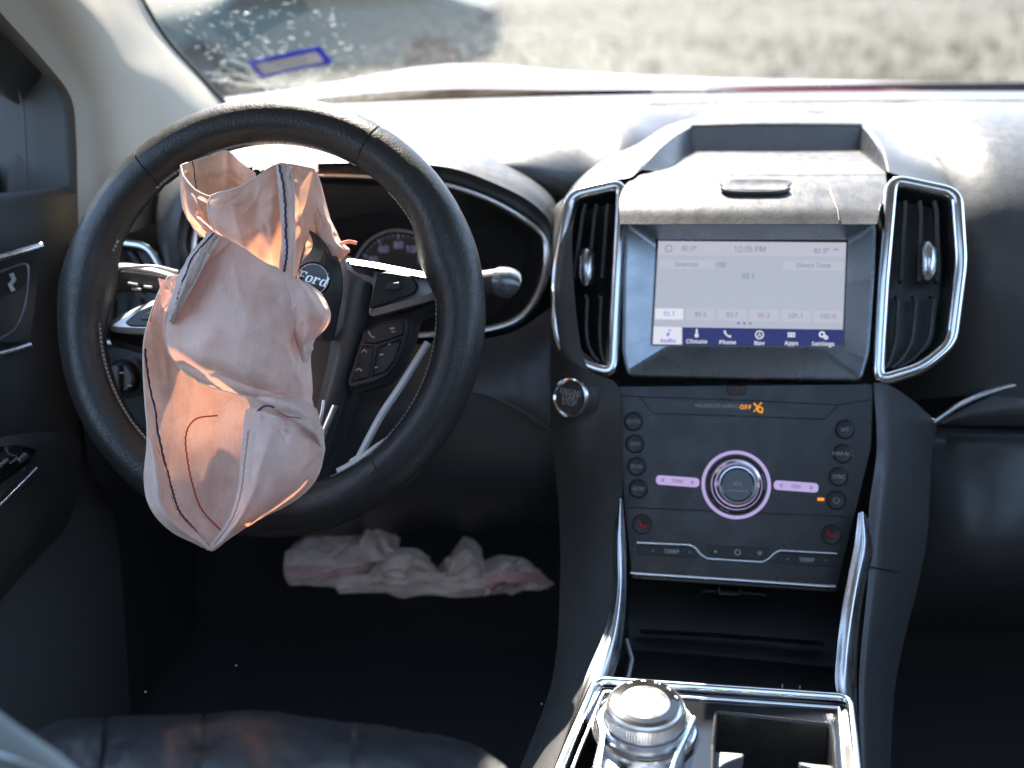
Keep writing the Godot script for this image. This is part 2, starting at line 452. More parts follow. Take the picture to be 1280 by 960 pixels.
func shell():
	# roof with its glass panel, rear and floor close the cabin; light comes in by the panes
	var r := thing("car_roof", "pale cloth car roof lining over the cabin with a glass sunroof", "car roof", base(Vector3(0.08, 1.44, 0.2)))
	for b in [[Vector3(1.50, 0.05, 0.62), Vector3(0, 0, -1.03)], [Vector3(0.36, 0.05, 1.45), Vector3(-0.57, 0, 0.005)], [Vector3(0.36, 0.05, 1.45), Vector3(0.57, 0, 0.005)], [Vector3(1.50, 0.05, 0.70), Vector3(0, 0, 1.08)]]:
		part(r, "lining", block(b[0], 0.01), M.headliner, base(b[1]))
	part(r, "sunroof_glass", block(Vector3(0.78, 0.008, 1.45), 0.001), M.tinted_glass, base(Vector3(0, 0.01, 0.005)))
	var back := thing("tailgate", "black tailgate lining behind the seats under the rear window", "tailgate", base(Vector3(0.08, 0.7, 1.6)))
	part(back, "lining", block(Vector3(1.46, 0.75, 0.06), 0.01), M.hard_black, base(Vector3(0, -0.05, 0)))
	part(back, "rear_window", block(Vector3(1.40, 0.46, 0.006), 0.001), M.privacy_glass, base(Vector3(0, 0.53, 0)))
	for s in [-1, 1]: part(back, "frame", block(Vector3(0.08, 0.5, 0.06), 0.01), M.headliner, base(Vector3(0.73 * s, 0.56, 0)))
	var rd := thing("passenger_door", "black passenger side door with its window above", "car door", base(Vector3(0.86, 0.7, 0.2)))
	part(rd, "lining", block(Vector3(0.06, 0.78, 3.1), 0.01), M.hard_black, base(Vector3(0, -0.06, 0)))
	part(rd, "window", block(Vector3(0.006, 0.46, 1.05), 0.001), M.tinted_glass, base(Vector3(0, 0.54, -0.25)))
	part(rd, "rear_window", block(Vector3(0.006, 0.46, 1.15), 0.001), M.privacy_glass, base(Vector3(0, 0.54, 0.98)))
	part(rd, "frame", block(Vector3(0.05, 0.46, 0.12), 0.01), M.hard_black, base(Vector3(0, 0.54, 0.35)))
	var fl := thing("floor_carpet", "black carpet on the cabin floor below the dashboard", "carpet", base(Vector3(0.08, 0.33, 0)))
	part(fl, "floor", block(Vector3(1.6, 0.04, 3.4), 0.01), M.carpet, base(Vector3(0, 0, 0.0)))
	part(fl, "bulkhead", block(Vector3(1.6, 0.80, 0.04), 0.01), M.carpet, Transform3D(Basis(Vector3.RIGHT, -0.25), Vector3(0, 0.36, -1.52)))
	part(fl, "added_cowl", block(Vector3(1.6, 0.80, 0.04), 0.01), M.carpet, base(Vector3(0, 0.355, -1.70)))  # unseen wall added to stop sun leaking under the dash into the footwell
	for s in [-1, 1]: part(fl, "kick_panel", block(Vector3(0.04, 0.80, 1.0), 0.01), M.carpet, base(Vector3(0.80 * s, 0.38, -1.22)))
	# bonnet and wipers beyond the glass
	var bn := thing("bonnet", "sunlit red bonnet of the car seen low through the windscreen, buckled on the left", "bonnet", base(Vector3(0.08, 1.05, -2.2)))
	var rows := []
	for k in 5:
		var z := -1.665 - k * 0.28
		var row := []
		for q in 9:
			var x := -0.80 + q * 0.22
			row.append(Vector3(x, 1.116 - pow(absf(x - 0.08), 2.2) * 0.02 - pow(k / 4.0, 2.0) * 0.16 + 0.004 * cos((x - 0.08) * 7.0) + 0.045 * exp(-pow((x + 0.36) / 0.24, 2.0)) * exp(-pow((k - 1.0) / 1.2, 2.0)), z + 0.16 * pow(x - 0.08, 2.0)))
		rows.append(row)
	wpart(bn, "panel", sheet(rows, 4, 5), M.red_paint)
	for s in [[Vector3(-0.62, 1.100, -1.63), Vector3(-0.02, 1.116, -1.70)], [Vector3(0.06, 1.116, -1.72), Vector3(0.66, 1.118, -1.66)]]:
		var w := thing("windscreen_wiper", "black wiper arm resting along the foot of the windscreen, " + ("driver's side" if s[0].x < 0 else "passenger side"), "wiper", base(s[0]), "wipers at the foot of the windscreen")
		wpart(w, "arm", bar(s[0], s[1], 0.016, 0.012), M.rubber_black)
		wpart(w, "blade", bar(s[0].lerp(s[1], 0.35) + Vector3(0, -0.012, 0.012), s[1] + Vector3(0.1, -0.012, 0.012), 0.008, 0.02), M.rubber_black)

func windscreen():
	var foot := Vector3(0.08, 1.122, -1.66); var head := Vector3(0.08, 1.45, -1.16)
	var t := thing("windscreen", "wide front windscreen with a crazed and crushed lower left corner", "windscreen", base(foot))
	var rows := []
	for k in 5:
		var p := foot.lerp(head, k / 4.0)
		var row := []
		for q in 9:
			var x := (q - 4) / 4.0
			row.append(Vector3(0.08 + x * (0.74 - 0.06 * k / 4.0), p.y, p.z + 0.22 * x * x * x * x + 0.08 * x * x))
		rows.append(row)
	var g := dense(rows, 5, 5)
	wpart(t, "pane", skin(g), M.glass)
	# crushed corner: a web of cracks with white powdered glass
	var up := (head - foot).normalized()
	var cr_ := fnoise(9.0, 5)
	var web := []
	for k in 420:
		var x := -0.56 + pow(rng.randf(), 1.3) * 0.17
		var s := rng.randf() * 0.26
		if rng.randf() > 1.2 - s * 2.0 - (x + 0.56) * 2.0: continue
		var xr := (x - 0.08) / 0.74
		var p := foot + up * s + Vector3(x - 0.08, 0, 0.22 * pow(xr, 4.0) + 0.08 * xr * xr + 0.004)
		var a := rng.randf() * TAU; var len_ := rng.randf_range(0.002, 0.011)
		var d := Vector3.RIGHT * cos(a) + up * sin(a)
		var mid := p + d * len_ * 0.5 + (Vector3.RIGHT * -sin(a) + up * cos(a)) * len_ * rng.randf_range(-0.3, 0.3)
		web.append(tube([p, mid, p + d * len_], rng.randf_range(0.0002, 0.0005), 4))
	for k in 12:
		var pts := []
		var x := -0.50; var s := 0.05
		var ang := rng.randf_range(-0.2, 2.6)
		for q in 9:
			var xr := (x - 0.08) / 0.74
			if x > -0.57: pts.append(foot + up * s + Vector3(x - 0.08, 0, 0.22 * pow(xr, 4.0) + 0.08 * xr * xr + 0.004))
			ang += rng.randf_range(-0.35, 0.35); x += cos(ang) * 0.011; s += sin(ang) * 0.011
		if pts.size() > 3: web.append(tube(pts, 0.00035, 4))
	tag(wpart(t, "crack_web", join(web), M.crushed_glass), "", "", "", "stuff")
	# registration sticker
	var sp := [Vector3(-.5211, 1.1887, -1.4022), Vector3(-.4358, 1.203, -1.44), Vector3(-.4314, 1.1806, -1.4765), Vector3(-.5184, 1.1649, -1.4408)]
	var c: Vector3 = (sp[0] + sp[1] + sp[2] + sp[3]) / 4.0
	var xa: Vector3 = (sp[1] - sp[0]).normalized(); var nz: Vector3 = xa.cross(sp[0] - sp[3]).normalized(); var ya: Vector3 = nz.cross(xa)
	var st := thing("registration_sticker", "blue bordered white registration sticker on the inside of the windscreen", "sticker", Transform3D(Basis(xa, ya, nz), c))
	var pl := []
	for p in sp: pl.append(Vector2((p - c).dot(xa), (p - c).dot(ya)))
	var blue := mat("sticker_blue", lin(0.012, 0.02, 0.42), 0.7); blue.backlight_enabled = true; blue.backlight = Color(0.02, 0.03, 0.5)
	var pap := mat("sticker_white", lin(0.75, 0.74, 0.71), 0.8); pap.backlight_enabled = true; pap.backlight = Color(0.8, 0.8, 0.78)
	part(st, "border", plate(pl, 0.0, 0.0006, 0.0001), blue)
	part(st, "paper", plate(rounded(inset(pl, 0.0075), 0.006), 0.0009, 0.0013, 0.0001), pap)
	for k in 3:
		part(st, "print_line", plate(box_poly(0.05 - 0.008 * k, 0.003), 0.0015, 0.0017, 0.0001), M.legend_grey, put(-0.004 + 0.005 * k, 0.010 - k * 0.009))

# ---------------------------------------------------------------- dashboard
func join(list: Array) -> ArrayMesh:
	var st := SurfaceTool.new(); st.begin(Mesh.PRIMITIVE_TRIANGLES)
	for m in list: st.append_from(m, 0, Transform3D())
	return st.commit()

func dashboard():
	var t := thing("dashboard", "black grained dashboard, its top bleached by the sun behind the wheel", "dashboard", base(Vector3(0.08, 0.95, -1.3)))
	var rows := []
	for k in 9: rows.append([])
	for x in [-0.68, -0.56, -0.42, -0.28, -0.20, -0.14, -0.08, -0.03, 0.06, 0.16, 0.215, 0.30, 0.40, 0.55, 0.72, 0.83]:
		var xr: float = (x - 0.08) / 0.74
		var bow: float = 0.13 * xr * xr
		var prof: Array
		if x > -0.21 and x < -0.1: prof = [[-1.65, 1.116], [-1.55, 1.124], [-1.44, 1.126], [-1.33, 1.122], [-1.22, 1.114], [-1.155, 1.088], [-1.22, 1.03], [-1.27, 0.95], [-1.27, 0.84]]
		elif x < -0.1: prof = [[-1.65, 1.116], [-1.55, 1.124], [-1.44, 1.126], [-1.33, 1.122], [-1.25, 1.116], [-1.225, 1.05], [-1.27, 0.96], [-1.27, 0.90], [-1.27, 0.84]]
		elif x < -0.02: prof = [[-1.65, 1.116], [-1.55, 1.124], [-1.44, 1.126], [-1.33, 1.122], [-1.23, 1.112], [-1.17, 1.06], [-1.2, 0.98], [-1.2, 0.88], [-1.2, 0.82]]
		elif x < 0.23: prof = [[-1.65, 1.116], [-1.55, 1.124], [-1.45, 1.120], [-1.36, 1.09], [-1.30, 1.05], [-1.24, 1.0], [-1.2, 0.93], [-1.2, 0.88], [-1.2, 0.82]]
		else: prof = [[-1.65, 1.116], [-1.55, 1.124], [-1.44, 1.126], [-1.31, 1.121], [-1.22, 1.097], [-1.155, 1.050], [-1.125, 0.99], [-1.115, 0.93], [-1.11, 0.872]]
		for k in 9: rows[k].append(Vector3(x, prof[k][1], prof[k][0] + bow))
	wpart(t, "top_pad", sheet(rows, 5, 6), M.soft_black)
	var seam := []
	for k in 21:
		var x := -0.62 + k * 0.07
		var xr := (x - 0.08) / 0.74
		seam.append(Vector3(x, 1.1263, -1.44 + 0.13 * xr * xr))
	wpart(t, "pad_seam", tube(seam, 0.0013, 6), M.hard_black)
	# hood over the instruments
	var hood := [[Vector3(-.4597, 1.0173, -.9995), Vector3(-.4614, 1.0583, -1.0089), Vector3(-.4484, 1.0925, -1.0233), Vector3(-.405, 1.1128, -1.0422), Vector3(-.3286, 1.1158, -1.0541), Vector3(-.2687, 1.114, -1.0672), Vector3(-.2081, 1.1071, -1.0786), Vector3(-.1584, 1.088, -1.0839), Vector3(-.1253, 1.0685, -1.0868), Vector3(-.1087, 1.0445, -1.091), Vector3(-.1055, .9997, -1.075)],
		[Vector3(-.4733, 1.0188, -1.0088), Vector3(-.4788, 1.0628, -1.0242), Vector3(-.4626, 1.1018, -1.0409), Vector3(-.4127, 1.1201, -1.0653), Vector3(-.3365, 1.1231, -1.0825), Vector3(-.2751, 1.1214, -1.0959), Vector3(-.2131, 1.1144, -1.1074), Vector3(-.163, 1.0979, -1.1138), Vector3(-.123, 1.0765, -1.1115), Vector3(-.1047, 1.0487, -1.1092), Vector3(-.1009, 1.0008, -1.0868)],
		[Vector3(-.4927, 1.0156, -1.0372), Vector3(-.4992, 1.0646, -1.0542), Vector3(-.4905, 1.1046, -1.0917), Vector3(-.4392, 1.1232, -1.138), Vector3(-.3626, 1.1262, -1.1713), Vector3(-.2977, 1.1238, -1.1903), Vector3(-.235, 1.1197, -1.203), Vector3(-.1897, 1.111, -1.1954), Vector3(-.1337, 1.0817, -1.1656), Vector3(-.1048, 1.0512, -1.137), Vector3(-.0996, .9995, -1.108)],
		[Vector3(-.5226, 1.0055, -1.0937), Vector3(-.5312, 1.0611, -1.113), Vector3(-.5319, 1.1006, -1.1704), Vector3(-.4853, 1.1189, -1.2481), Vector3(-.4025, 1.12, -1.3032), Vector3(-.3302, 1.1185, -1.3235), Vector3(-.2568, 1.1142, -1.343), Vector3(-.2175, 1.1091, -1.3144), Vector3(-.1578, 1.0853, -1.2388), Vector3(-.1103, 1.0553, -1.1807), Vector3(-.099, .996, -1.139)]]
	wpart(t, "instrument_hood", sheet(hood, 6, 6), M.soft_black)
	var under := [hood[0], [Vector3(-.4781, 1, -1.0657), Vector3(-.4821, 1.0387, -1.0794), Vector3(-.4673, 1.0729, -1.0941), Vector3(-.4248, 1.0909, -1.112), Vector3(-.3513, 1.0943, -1.1236), Vector3(-.2858, 1.0909, -1.1315), Vector3(-.2244, 1.0837, -1.1375), Vector3(-.1725, 1.0653, -1.138), Vector3(-.1401, 1.0447, -1.1404), Vector3(-.1213, 1.0244, -1.141), Vector3(-.1181, .986, -1.1273)]]
	wpart(t, "hood_lining", sheet(under, 6, 3), M.hard_black)
	# panels under the instruments and beside the centre stack
	var knee := [[Vector3(-.5858, .9444, -1.0194), Vector3(-.4565, .9432, -1.0157), Vector3(-.3359, .9376, -1.0252), Vector3(-.2088, .9409, -1.0388), Vector3(-.1468, .9473, -1.0553), Vector3(-.1042, .9736, -1.0656)], [Vector3(-.5851, .91, -1.0069), Vector3(-.4476, .9123, -.9841), Vector3(-.3277, .9088, -.9888), Vector3(-.2043, .9089, -1.0063), Vector3(-.144, .9112, -1.0263), Vector3(-.1022, .9247, -1.0372)], [Vector3(-.58, .8564, -.9879), Vector3(-.4465, .857, -.9639), Vector3(-.3266, .8539, -.9688), Vector3(-.219, .8728, -.9909), Vector3(-.1433, .8743, -1.0128), Vector3(-.1024, .8547, -1.0114)], [Vector3(-.5902, .798, -.9972), Vector3(-.4618, .7919, -.9808), Vector3(-.3377, .789, -.9864), Vector3(-.2097, .7892, -1.0045), Vector3(-.1459, .795, -1.0156), Vector3(-.098, .8012, -1.0246)], [Vector3(-.6204, .7274, -1.0423), Vector3(-.5016, .7116, -1.0531), Vector3(-.3698, .7038, -1.0688), Vector3(-.2294, .704, -1.0886), Vector3(-.1593, .7061, -1.0992), Vector3(-.105, .7221, -1.0913)]]
	wpart(t, "knee_panel", sheet(knee, 6, 6), M.hard_black)
	wpart(t, "panel_edge", tube(curve([Vector3(-.1868, .9057, -.9957), Vector3(-.16, .8999, -.9973), Vector3(-.1335, .8854, -1), Vector3(-.1016, .8615, -1.0032)], 6), 0.0016, 6), M.soft_black)
	var left := [[Vector3(-.111, 1.0577, -1.117), Vector3(-.1022, 1.0669, -1.1109), Vector3(-.0881, 1.0792, -1.0959), Vector3(-.0765, 1.0837, -1.0884)], [Vector3(-.1066, 1.0146, -1.0642), Vector3(-.103, 1.0254, -1.0526), Vector3(-.0964, 1.0359, -1.0412), Vector3(-.0848, 1.0439, -1.0404)], [Vector3(-.1059, .9515, -1.0304), Vector3(-.1013, .9524, -1.0152), Vector3(-.0941, .9524, -1.0033), Vector3(-.0708, .9401, -.9935)], [Vector3(-.1055, .9062, -1.0191), Vector3(-.0825, .9152, -.9956), Vector3(-.059, .9204, -.9825), Vector3(-.0386, .9219, -.9752)], [Vector3(-.103, .8549, -1.0006), Vector3(-.0814, .8661, -.9755), Vector3(-.0577, .8733, -.96), Vector3(-.0349, .8813, -.9425)], [Vector3(-.0948, .8007, -.9711), Vector3(-.0743, .8135, -.9465), Vector3(-.0534, .8263, -.9219), Vector3(-.0309, .8355, -.9015)], [Vector3(-.0902, .7384, -.9274), Vector3(-.0708, .755, -.8932), Vector3(-.0528, .764, -.8722), Vector3(-.0302, .7721, -.8536)], [Vector3(-.0906, .6887, -.8446), Vector3(-.0767, .7121, -.8121), Vector3(-.0635, .7266, -.7925), Vector3(-.0472, .738, -.7774)], [Vector3(-.1143, .6536, -.7424), Vector3(-.1018, .6807, -.7111), Vector3(-.0911, .7009, -.6878), Vector3(-.0756, .7087, -.6799)]]
	wpart(t, "stack_side", sheet(left, 5, 6), M.soft_black)
	var right := [[Vector3(.1968, .9163, -1.0116), Vector3(.214, .9089, -1.0242), Vector3(.2403, .8872, -1.0446), Vector3(.2761, .849, -1.084)], [Vector3(.197, .8671, -.9721), Vector3(.2128, .8627, -.9834), Vector3(.2378, .8465, -1.0132), Vector3(.2712, .8176, -1.0717)], [Vector3(.1861, .824, -.9278), Vector3(.2013, .82, -.9339), Vector3(.2249, .8002, -.9621), Vector3(.2613, .7643, -1.0185)], [Vector3(.1831, .7866, -.8911), Vector3(.194, .7833, -.8978), Vector3(.2157, .7663, -.9269), Vector3(.2498, .7309, -.9831)], [Vector3(.1668, .729, -.8096), Vector3(.1743, .7258, -.8148), Vector3(.1917, .7046, -.8471), Vector3(.2182, .6682, -.9019)], [Vector3(.1558, .7022, -.7101), Vector3(.1619, .6972, -.7166), Vector3(.1761, .6728, -.7473), Vector3(.1974, .6312, -.7994)]]
	wpart(t, "stack_side", sheet(right, 5, 6), M.soft_black)
	wpart(t, "panel_gap", tube([Vector3(.1806, .7923, -.8864), Vector3(.204, .779, -.9063), Vector3(.216, .7688, -.9225)], 0.0008, 5), M.hard_black)
	# passenger side: bright trim, glossy strip, glove compartment
	wpart(t, "trim_line", tube(curve([Vector3(.271, .8529, -1.0761), Vector3(.2948, .8694, -1.0812), Vector3(.3253, .8818, -1.0879), Vector3(.3643, .8896, -1.0963), Vector3(.456, .8928, -1.1253), Vector3(.6363, .8844, -1.1906)], 6), 0.0032, 8), M.satin)
	wpart(t, "gloss_strip", sheet([[Vector3(.2742, .8506, -1.0757), Vector3(.2993, .8648, -1.0823), Vector3(.3299, .8773, -1.089), Vector3(.3729, .8857, -1.0982), Vector3(.4719, .8886, -1.126), Vector3(.6364, .8782, -1.1883)], [Vector3(.2805, .8504, -1.0765), Vector3(.3028, .8587, -1.0784), Vector3(.3332, .8627, -1.0809), Vector3(.3723, .8638, -1.0868), Vector3(.4725, .8585, -1.1151), Vector3(.6371, .8416, -1.175)], [Vector3(.285, .8419, -1.0934), Vector3(.3063, .8452, -1.0868), Vector3(.338, .8443, -1.0909), Vector3(.3777, .8431, -1.0961), Vector3(.477, .8381, -1.1189), Vector3(.643, .8182, -1.178)]], 5, 4), M.soft_black)
	wpart(t, "glove_compartment", sheet([[Vector3(.2762, .8292, -1.1197), Vector3(.3227, .8302, -1.1159), Vector3(.3879, .8268, -1.1238), Vector3(.5145, .8179, -1.149), Vector3(.6487, .8064, -1.1851)], [Vector3(.2694, .8212, -1.0836), Vector3(.3118, .828, -1.0705), Vector3(.3747, .8262, -1.0787), Vector3(.5015, .8146, -1.1138), Vector3(.638, .7988, -1.1594)], [Vector3(.261, .7278, -1.0373), Vector3(.308, .741, -1.0166), Vector3(.3698, .7393, -1.0246), Vector3(.4945, .7261, -1.0587), Vector3(.6289, .7077, -1.1031)], [Vector3(.2632, .6538, -1.0534), Vector3(.326, .6574, -1.0528), Vector3(.3912, .6555, -1.0613), Vector3(.5178, .6466, -1.0866), Vector3(.652, .6322, -1.1216)], [Vector3(.2752, .5803, -1.1248), Vector3(.3549, .5781, -1.1352), Vector3(.4257, .5761, -1.1444), Vector3(.5584, .5723, -1.1617), Vector3(.6912, .5686, -1.179)]], 5, 5), M.hard_black)

func cluster():
	var t := thing("instrument_cluster", "instrument cluster with a chrome rim and a dial behind the wheel", "instrument cluster", base(Vector3(-.307, .9994, -1.1218)))
	var rim := curve([Vector3(-.4783, 1.0116, -1.0699), Vector3(-.4695, 1.0591, -1.0887), Vector3(-.4317, 1.0878, -1.1067), Vector3(-.3829, 1.0934, -1.1156), Vector3(-.334, 1.0928, -1.1222), Vector3(-.2769, 1.0888, -1.1288), Vector3(-.2278, 1.0821, -1.1332), Vector3(-.1827, 1.0677, -1.1343), Vector3(-.146, 1.0475, -1.1352), Vector3(-.1225, 1.0271, -1.1364), Vector3(-.1179, 1.0029, -1.1281), Vector3(-.125, .9733, -1.1109), Vector3(-.1419, .9512, -1.095), Vector3(-.1686, .9419, -1.0825), Vector3(-.2146, .9393, -1.0697), Vector3(-.2939, .9385, -1.0529), Vector3(-.3743, .9408, -1.0424), Vector3(-.4407, .9518, -1.0425), Vector3(-.4675, .9779, -1.0537)], 6, true)
	wpart(t, "rim", tube(rim, 0.0052, 10, true), M.chrome)
	var back := []
	for p in rim: back.append(p + Vector3(-.3213, .9863, -1.1741) - Vector3(-.2992, 1.0065, -1.0933) + (Vector3(-.2992, 1.0065, -1.0933) - p) * 0.06)
	wpart(t, "recess", bands([rim, back]), M.hard_black)
	var c := Vector3.ZERO
	for p in back: c += p / back.size()
	var fan := []
	var ctr := []
	for p in back: ctr.append(c)
	wpart(t, "screen", bands([back, ctr]), M.rubber_black)
	var dt := Transform3D(Basis(Vector3.RIGHT, -0.30), Vector3(-.2832, .9779, -1.1549))
	var dial := part(t, "dial", lathe([Vector2(0.048, 0.0), Vector2(0.050, 0.004), Vector2(0.047, 0.004), Vector2(0.045, 0.001), Vector2(0.0, 0.0005)], 64), M.button_black, whole(t).affine_inverse() * dt)
	part(dial, "ring", tube(arc(0.049, -0.6, PI + 0.6, 40, 0.005), 0.0011, 6), M.knurled)
	var ticks := []
	for k in 33:
		var a := PI + 0.5 - k * (PI + 1.0) / 32.0
		var d := Vector3(cos(a), sin(a), 0)
		ticks.append(bar(d * (0.040 if k % 4 == 0 else 0.0425) + Vector3(0, 0, 0.002), d * 0.0455 + Vector3(0, 0, 0.002), 0.0011 if k % 4 == 0 else 0.0006, 0.0005, Vector3(0, 0, 1)))
	part(dial, "ticks", join(ticks), M.dial_light)
	for k in 9:
		var a := PI + 0.5 - k * (PI + 1.0) / 8.0
		part(dial, "number", words(str(k * 20), 0.0075, 0.0003), M.dial_light, put(cos(a) * 0.033, sin(a) * 0.033, 0.002))
	part(dial, "pointer", bar(Vector3(0.004, -0.002, 0.004), Vector3(-0.034, -0.018, 0.004), 0.0018, 0.001, Vector3(0, 0, 1)), M.red_light)
	# stalks on the column
	var s := thing("indicator_stalk", "black indicator stalk left of the airbag, behind the wheel rim", "stalk", base(Vector3(-.432, 1.0093, -.9574)))
	wpart(s, "arm", tube(curve([Vector3(-.3914, .9949, -.9686), Vector3(-.4321, 1.0128, -.9587), Vector3(-.4669, 1.0256, -.9531), Vector3(-.4938, 1.0297, -.9455), Vector3(-.5054, 1.0266, -.9427)], 5), [.012, .012, .012, .0125, .0125, .013, .013, .0135, .014, .0145, .015, .015, .016, .0165, .017, .017, .0165, .016, .013, .009, .003], 12, false, 0.8), M.hard_black)
	wpart(s, "top_edge", tube(curve([Vector3(-.438, 1.035, -.9467), Vector3(-.4581, 1.042, -.9389), Vector3(-.4854, 1.0422, -.9319)], 5), 0.0016, 6), M.knurled)
	for k in 3: wpart(s, "symbol", tube([Vector3(-.4784, 1.0288, -.9291), Vector3(-.4698, 1.0272, -.9297)] if k == 0 else ([Vector3(-.464, 1.0257, -.9299), Vector3(-.4573, 1.0246, -.9315)] if k == 1 else [Vector3(-.4747, 1.024, -.9278), Vector3(-.4668, 1.0231, -.9286)]), 0.0012, 6), M.legend_grey)
	s = thing("wiper_stalk", "black wiper stalk with a bright ribbed tip to the right of the rim", "stalk", base(Vector3(-.1779, 1.0074, -1.0139)))
	wpart(s, "arm", tube(curve([Vector3(-.2324, .9956, -1.0127), Vector3(-.1928, 1.0043, -1.0107), Vector3(-.1606, 1.0089, -1.0115), Vector3(-.1502, 1.0101, -1.0134)], 5), [.010, .010, .0105, .011, .011, .0115, .012, .012, .0125, .013, .013, .013, .013, .0125, .012, .010], 12), M.hard_black)
	wpart(s, "tip", tube(curve([Vector3(-.1532, 1.0094, -1.0128), Vector3(-.1468, 1.01, -1.0107), Vector3(-.1393, 1.0091, -1.0114), Vector3(-.1318, 1.0068, -1.0116)], 4), [.013, .0140, .0148, .0142, .0148, .0142, .0146, .014, .0135, .0125, .0115, .009, .004], 14), M.bezel_grey)
	var hs := thing("headlight_switch", "round black headlight switch seen between the left rim and the airbag", "switch", Transform3D(Basis(Vector3.RIGHT, -0.3), Vector3(-.5123, .9251, -.9636)))
	part(hs, "bezel", lathe([Vector2(0.020, -0.01), Vector2(0.020, 0.004), Vector2(0.018, 0.006), Vector2(0.016, 0.004)], 40), M.hard_black)
	part(hs, "knob", lathe([Vector2(0.0155, 0.0), Vector2(0.0150, 0.014), Vector2(0.013, 0.016), Vector2(0.0, 0.016)], 40), M.panel_black)
	part(hs, "grip", block(Vector3(0.006, 0.026, 0.008), 0.001), M.hard_black, put(0, 0, 0.018))
	for p in [Vector3(-.5066, .9378, -.9421), Vector3(-.4988, .9262, -.939)]: wpart(hs, "symbol", tube([p, p + Vector3(0.004, 0, 0)], 0.0007, 5), M.legend_grey)
	var cs := thing("steering_column", "black steering column cover behind the wheel hub", "column cover", base(Vector3(-.3791, .9608, -.99)))
	wpart(cs, "cover", tube([Vector3(-.3513, .9978, -.9216), Vector3(-.3618, .9859, -.9479), Vector3(-.3792, .9666, -.9921), Vector3(-.4037, .9401, -1.0542), Vector3(-.4212, .9213, -1.0985)], [.045, .055, .06, .062, .06], 24, false, 1.1), M.hard_black)
	# driver's outer vent beside the door
	var v := thing("air_vent", "dark air vent with a silver frame left of the steering wheel", "air vent", Transform3D(Basis(Vector3.RIGHT, -0.3), Vector3(-.5511, .992, -1.031)))
	var f := []
	for p in [Vector3(-.6079, 1.0338, -1.0384), Vector3(-.5889, 1.0416, -1.0439), Vector3(-.5424, 1.038, -1.0492), Vector3(-.5087, 1.0332, -1.0521), Vector3(-.4914, 1.0055, -1.0444), Vector3(-.4978, .964, -1.0282), Vector3(-.5166, .9433, -1.018), Vector3(-.6006, .9457, -1.007), Vector3(-.6096, .9558, -1.0095)]:
		var q: Vector3 = whole(v).affine_inverse() * p
		f.append(Vector2(q.x, q.y))
	vent(v, f, [], 0.0065, M.satin)

func arc(r: float, a0: float, a1: float, n: int, h := 0.0, c := Vector2.ZERO) -> Array:
	var out := []
	for k in n + 1:
		var a := a0 + (a1 - a0) * k / n
		out.append(Vector3(c.x + cos(a) * r, c.y + sin(a) * r, h))
	return out

func vent(v: Node3D, poly: Array, tab: Array, w: float, fm: Material):   # poly: the frame's outline on the vent's own plane
	var edge := rounded(poly, 0.012, 5)
	var path := lift(edge, 0.003)
	part(v, "frame", tube(path, w * 0.62, 10, true, 1.3, Vector3(0, 0, 1)), fm)
	var inner := inset(edge, w * 0.55)
	part(v, "duct", bands([lift(inner, 0.004), lift(inset(edge, w * 0.9), -0.03)]), M.hard_black)
	part(v, "back", plate(inset(edge, w * 0.8), -0.034, -0.03, 0.0005), M.hard_black)
	var lo := Vector2(9, 9); var hi := Vector2(-9, -9)
	for p in inner: lo = lo.min(p); hi = hi.max(p)
	var n := 3
	for k in n:
		for half in 2:
			var f := (k + 0.75) / (n + 0.5)
			var y0 := lerpf(hi.y, lo.y, 0.06 if half == 0 else 0.60)
			var y1 := lerpf(hi.y, lo.y, 0.50 if half == 0 else 0.97)
			var pts := []
			for q in 9:
				var y := lerpf(y0, y1, q / 8.0)
				var xs := span(inner, y)
				pts.append(Vector3(lerpf(xs.x, xs.y, f), y, (-0.007 - 0.003 * sin(q / 8.0 * PI)) if half == 0 else -0.010))
			if half == 1: pts.push_front(pts[0] + Vector3(-0.003, 0.002, 0.001))
			part(v, "vane", tube(pts, 0.008 if half == 0 else 0.007, 10, false, 0.22, Vector3.RIGHT), M.soft_black)
	if tab:
		var c: Vector2 = tab[0]
		part(v, "slider", tube([Vector3(c.x, c.y + 0.016, -0.003), Vector3(c.x, c.y + 0.015, -0.001), Vector3(c.x, c.y + 0.009, 0.003), Vector3(c.x, c.y, 0.004), Vector3(c.x, c.y - 0.009, 0.003), Vector3(c.x, c.y - 0.015, -0.001), Vector3(c.x, c.y - 0.016, -0.003)], [.003, .0065, .008, .008, .008, .0065, .003], 16, false, 0.7, Vector3(0, 0, 1)), M.satin)

func span(poly: Array, y: float) -> Vector2:                         # left and right limits of a polygon at height y
	var a := 9.0; var b := -9.0
	for i in poly.size():
		var p: Vector2 = poly[i]; var q: Vector2 = poly[(i + 1) % poly.size()]
		if (p.y - y) * (q.y - y) <= 0.0 and absf(p.y - q.y) > 1e-7:
			var x := lerpf(p.x, q.x, (y - p.y) / (q.y - p.y))
			a = minf(a, x); b = maxf(b, x)
	return Vector2(a, b)

